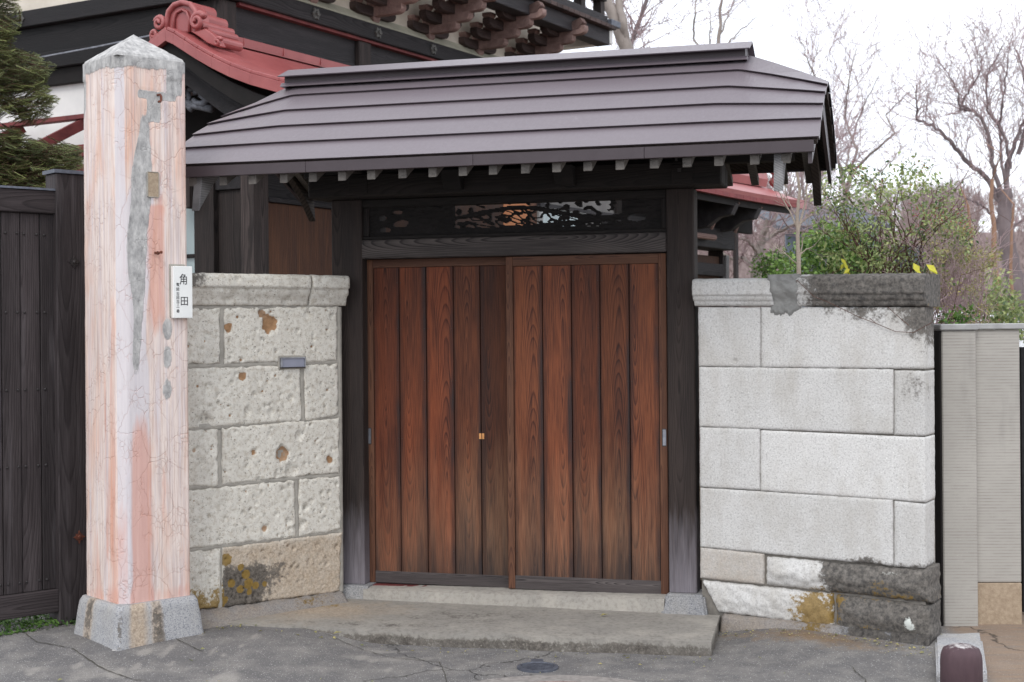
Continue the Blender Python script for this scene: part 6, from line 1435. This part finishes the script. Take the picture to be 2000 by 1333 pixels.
# far hillside with its bare wood
def hill():
    b = MB(); X_ = np.linspace(-260, 420, 70); n = len(X_)
    for j in range(9):
        Y = 90 + j * 22
        for x in X_: b.v.append((x, Y, max(-.3, -.2 + (14.6 + 2.2 * fbm(x * .02, 1, 2) + 1.2 * fbm(x * .07, j, 5)) * sm(0, 5, j) + .003 * x)))
    b.f = [(j * n + i, j * n + i + 1, (j + 1) * n + i + 1, (j + 1) * n + i) for j in range(8) for i in range(n - 1)]
    tag(b.obj('hill', M['hill'], smooth=True), 'wooded winter hillside beyond the gate', kind='structure')
    # five tree patterns repeated over the slope, all one far wood
    r = random.Random(55); tm = []
    for k in range(5):
        seg = []; grow(r, seg, Vector((0, 0, 0)), Vector((0, 0, 1)), 3.2, .14, 3, .12, .1, (4, 6), (18, 48), (.6, .8), minr=.028)
        q = MB(); [q.tube(a, b_, 3, cap=False) for a, b_, _ in seg]; tm.append((np.array(q.v), q.f))
    V, Fc, o = [], [], 0
    for k in range(460):
        Y = r.uniform(46, 175); px = (r.uniform(1380, 2100) if k < 285 else r.uniform(2100, 3200)) if k < 410 else r.uniform(-300, 1380)
        x = (px - 1000) / F * Y; v, f = tm[k % 5]; s_ = r.uniform(.8, 1.25) * (.42 + .5 * sm(46, 110, Y)); a = r.uniform(0, 6.28); zb_ = -.2 + 14.6 * sm(90, 200, Y)
        c_, s2 = math.cos(a) * s_, math.sin(a) * s_
        V.append(np.stack([v[:, 0] * c_ - v[:, 1] * s2 + x, v[:, 0] * s2 + v[:, 1] * c_ + Y, v[:, 2] * s_ + zb_], 1)); Fc += [tuple(i + o for i in q) for q in f]; o += len(v)
    me = bpy.data.meshes.new('far_wood'); me.from_pydata(np.concatenate(V).tolist(), [], Fc); 
    tag(link('far_wood', me, bark('far_twig_bark', c(138, 122, 120), c(176, 160, 156))), 'far off bare winter wood on the hillside', kind='stuff')
hill()
# shed with blue grey roof beyond the garden
sh = thing('garden_shed', 'low shed with grey blue roof half hidden by bare branches', 'shed', (at(1590, 470, 24).x, 24, 0))
zr = at(1590, 441, 24).z; x0, x1 = at(1535, 470, 24).x - sh.location.x, at(1712, 470, 24).x - sh.location.x
b = MB(); b.prism([(-.35, zr - .1), (2.6, zr + .5), (2.6, zr + .56), (-.35, zr - .02)], x0 - .2, x1 + .2, 'x'); b.obj('roof', plain('blue_grey_sheet', c(84, 88, 96), c(108, 112, 120), 3, .8), sh)
box('wall', plain('pale_blue_sheet', c(112, 124, 138), c(136, 146, 158), 2, .7), sh, x0, x1, 0, .1, 0, zr - .1, 0)
for k in range(3): box('window', M['car_glass'], sh, x0 + .3 + k * .75, x0 + .8 + k * .75, -.02, -.001, zr - .9, zr - .35, .004)

# parked white cars beyond the neighbour's wall
def van(label, loc, rz, src=None):
    if src:
        t = src.copy(); COL.objects.link(t); t.location = loc; t.rotation_euler = (0, 0, rz); t['label'] = label
        for ch in src.children:
            d = ch.copy(); COL.objects.link(d); d.parent = t
            for g_ in ch.children: e = g_.copy(); COL.objects.link(e); e.parent = d
        return t
    t = thing('parked_car', label, 'car', loc, rz, 'white cars parked behind the neighbour wall')
    side = [(-1.75, .35), (-1.78, .8), (-1.7, 1.15), (-1.5, 1.62), (-1.2, 1.80), (-.2, 1.84), (.6, 1.78), (1.0, 1.55), (1.35, 1.1), (1.75, .95), (1.82, .6), (1.78, .35)]
    b = MB(); b.prism(side, -.74, .74); b.obj('body', M['car'], t, bevel=.09, seg=3, smooth=True)
    for sg in (-1, 1):
        b = MB(); b.prism([(-1.45, 1.2), (-1.32, 1.62), (-.45, 1.66), (-.45, 1.2)], sg * .742, sg * .752); b.obj('side_window', M['car_glass'], t)
        b = MB(); b.prism([(-.38, 1.2), (-.38, 1.66), (.5, 1.62), (.95, 1.2)], sg * .742, sg * .752); b.obj('side_window', M['car_glass'], t)
        for x in (-1.15, 1.2):
            w = bpy.data.objects.new('wheel', None); COL.objects.link(w); w.parent = t
            b = MB(); b.tube([(x, sg * .62, .3), (x, sg * .78, .3)], .3, 20); b.obj('tyre', M['tyre'], w); b = MB(); b.tube([(x, sg * .7, .3), (x, sg * .79, .3)], .18, 16); b.obj('rim', M['steel'], w)
        b = MB(); b.box(1.72, 1.81, sg * .66 - .1, sg * .66 + .06, .68, .86); b.obj('headlight', M['lamp_glass'], t, bevel=.02)
    b = MB(); b.add([(1.02, -.66, 1.56), (1.02, .66, 1.56), (1.37, .68, 1.12), (1.37, -.68, 1.12)], [(0, 1, 2, 3)]); b.obj('windscreen', M['car_glass'], t)
    return t
p = at(1868, 640, 22)
car1 = van('white parked car whose curved roof shows above the combed wall coping', (p.x, 23, .1), R(97))
p = at(1992, 690, 16)
van('white parked car partly visible past the right end of the combed wall', (p.x + .82, 17, -.12), R(94), car1)
car2 = [o for o in bpy.data.objects if o.get('label', '').startswith('white parked car partly')][0]; car2.scale = (1, 1, .94)
dg = thing('sheet_gate', 'dark upright sheet gate at the far right edge beside the beige wall', 'gate', (0, 0, 0))
p0, p1 = NP.w(nx(1996, .3), .3, 0), NP.w(nx(1996, .3) + 1.2, .3, 0)
b = MB(); b.add([(p0.x, p0.y, .08), (p1.x, p1.y, .08), (p1.x, p1.y, 1.56), (p0.x, p0.y, 1.56), (p0.x, p0.y + .04, .08), (p1.x, p1.y + .04, .08), (p1.x, p1.y + .04, 1.56), (p0.x, p0.y + .04, 1.56)], [(0, 1, 2, 3), (5, 4, 7, 6), (3, 2, 6, 7), (0, 3, 7, 4), (1, 5, 6, 2)])
b.obj('sheet', M['tyre'], dg)
# little things on the ground
r = random.Random(6)
for lab, px, py, s in (('flat grey stone chip lying at the foot of the left wall by the post stone', 652, 1168, .03), ('tiny white pebble at the front corner of the pillar base', 222, 1270, .012)):
    p = atz(px, py, .085 if px > 500 else .07); b = MB()
    pts = [(math.cos(a) * s * r.uniform(.7, 1.1), math.sin(a) * s * .6 * r.uniform(.7, 1.1)) for a in np.linspace(0, 5.6, 9)]
    b.prism(pts, 0, s * .4, 'z'); o = b.obj('pebble', M['granite'] if s < .02 else M['granite_b'], bevel=.003, loc=(p.x, p.y, p.z - .004)); tag(o, lab, 'pebble')
for lab, px, py in (('dry brown leaf on the doorstep near the right post stone', 1172, 1203), ('dry curled leaf on the broken front edge of the doorstep', 650, 1238), ('brown leaf fallen against the left wall footing', 548, 1190)):
    p = atz(px, py, .096 if px > 700 else .085)
    o = leaves_obj('fallen_leaf', [(0, 0, 0)], [(1, .4, .1)], [(0, 0, 1)], .05, .026, M['brush'], None, [.7], None); o.location = p; tag(o, lab, 'leaf')
def litter():
    r = random.Random(21); P, D, N, T, L_ = [], [], [], [], []
    for k in range(420):
        q = r.random()
        if q < .35: p = WR.w(r.uniform(.1, 1.35), -.09 - abs(r.gauss(0, .07)), 0)
        elif q < .6: p = WL.w(r.uniform(-.9, 0), -.17 - abs(r.gauss(0, .06)), 0)
        elif q < .85: t = r.random(); p = Vector((c_fl[0] + (c_fr[0] - c_fl[0]) * t, c_fl[1] + (c_fr[1] - c_fl[1]) * t - .06 - abs(r.gauss(0, .09)) - .12 * t * (1 - t), 0))
        else: p = Vector((r.uniform(-2.4, 2.4), r.uniform(6.7, 7.6), 0))
        P.append((p.x, p.y, gz(p.x, p.y) + .006)); D.append((r.gauss(0, 1), r.gauss(0, 1), r.uniform(0, .3))); N.append((r.gauss(0, .3), r.gauss(0, .3), 1)); T.append(r.random()); L_.append(r.choice((.006, .008, .01, .014, .026)))
    tag(leaves_obj('ground_litter', P, D, N, L_, [l * .6 for l in L_], M['brush'], None, T), 'fine dry litter and grit along the foot of the walls and step')
litter()
q = MB(); q.tube([H.loc(Lf.w(-3.2, -.16, 4.02)), H.loc(Lf.w(-1.2, -.16, 4.075)), H.loc(Lf.w(-.2, -.16, 4.12))], .008, 5); q.obj('cable', M['steel'], ho)
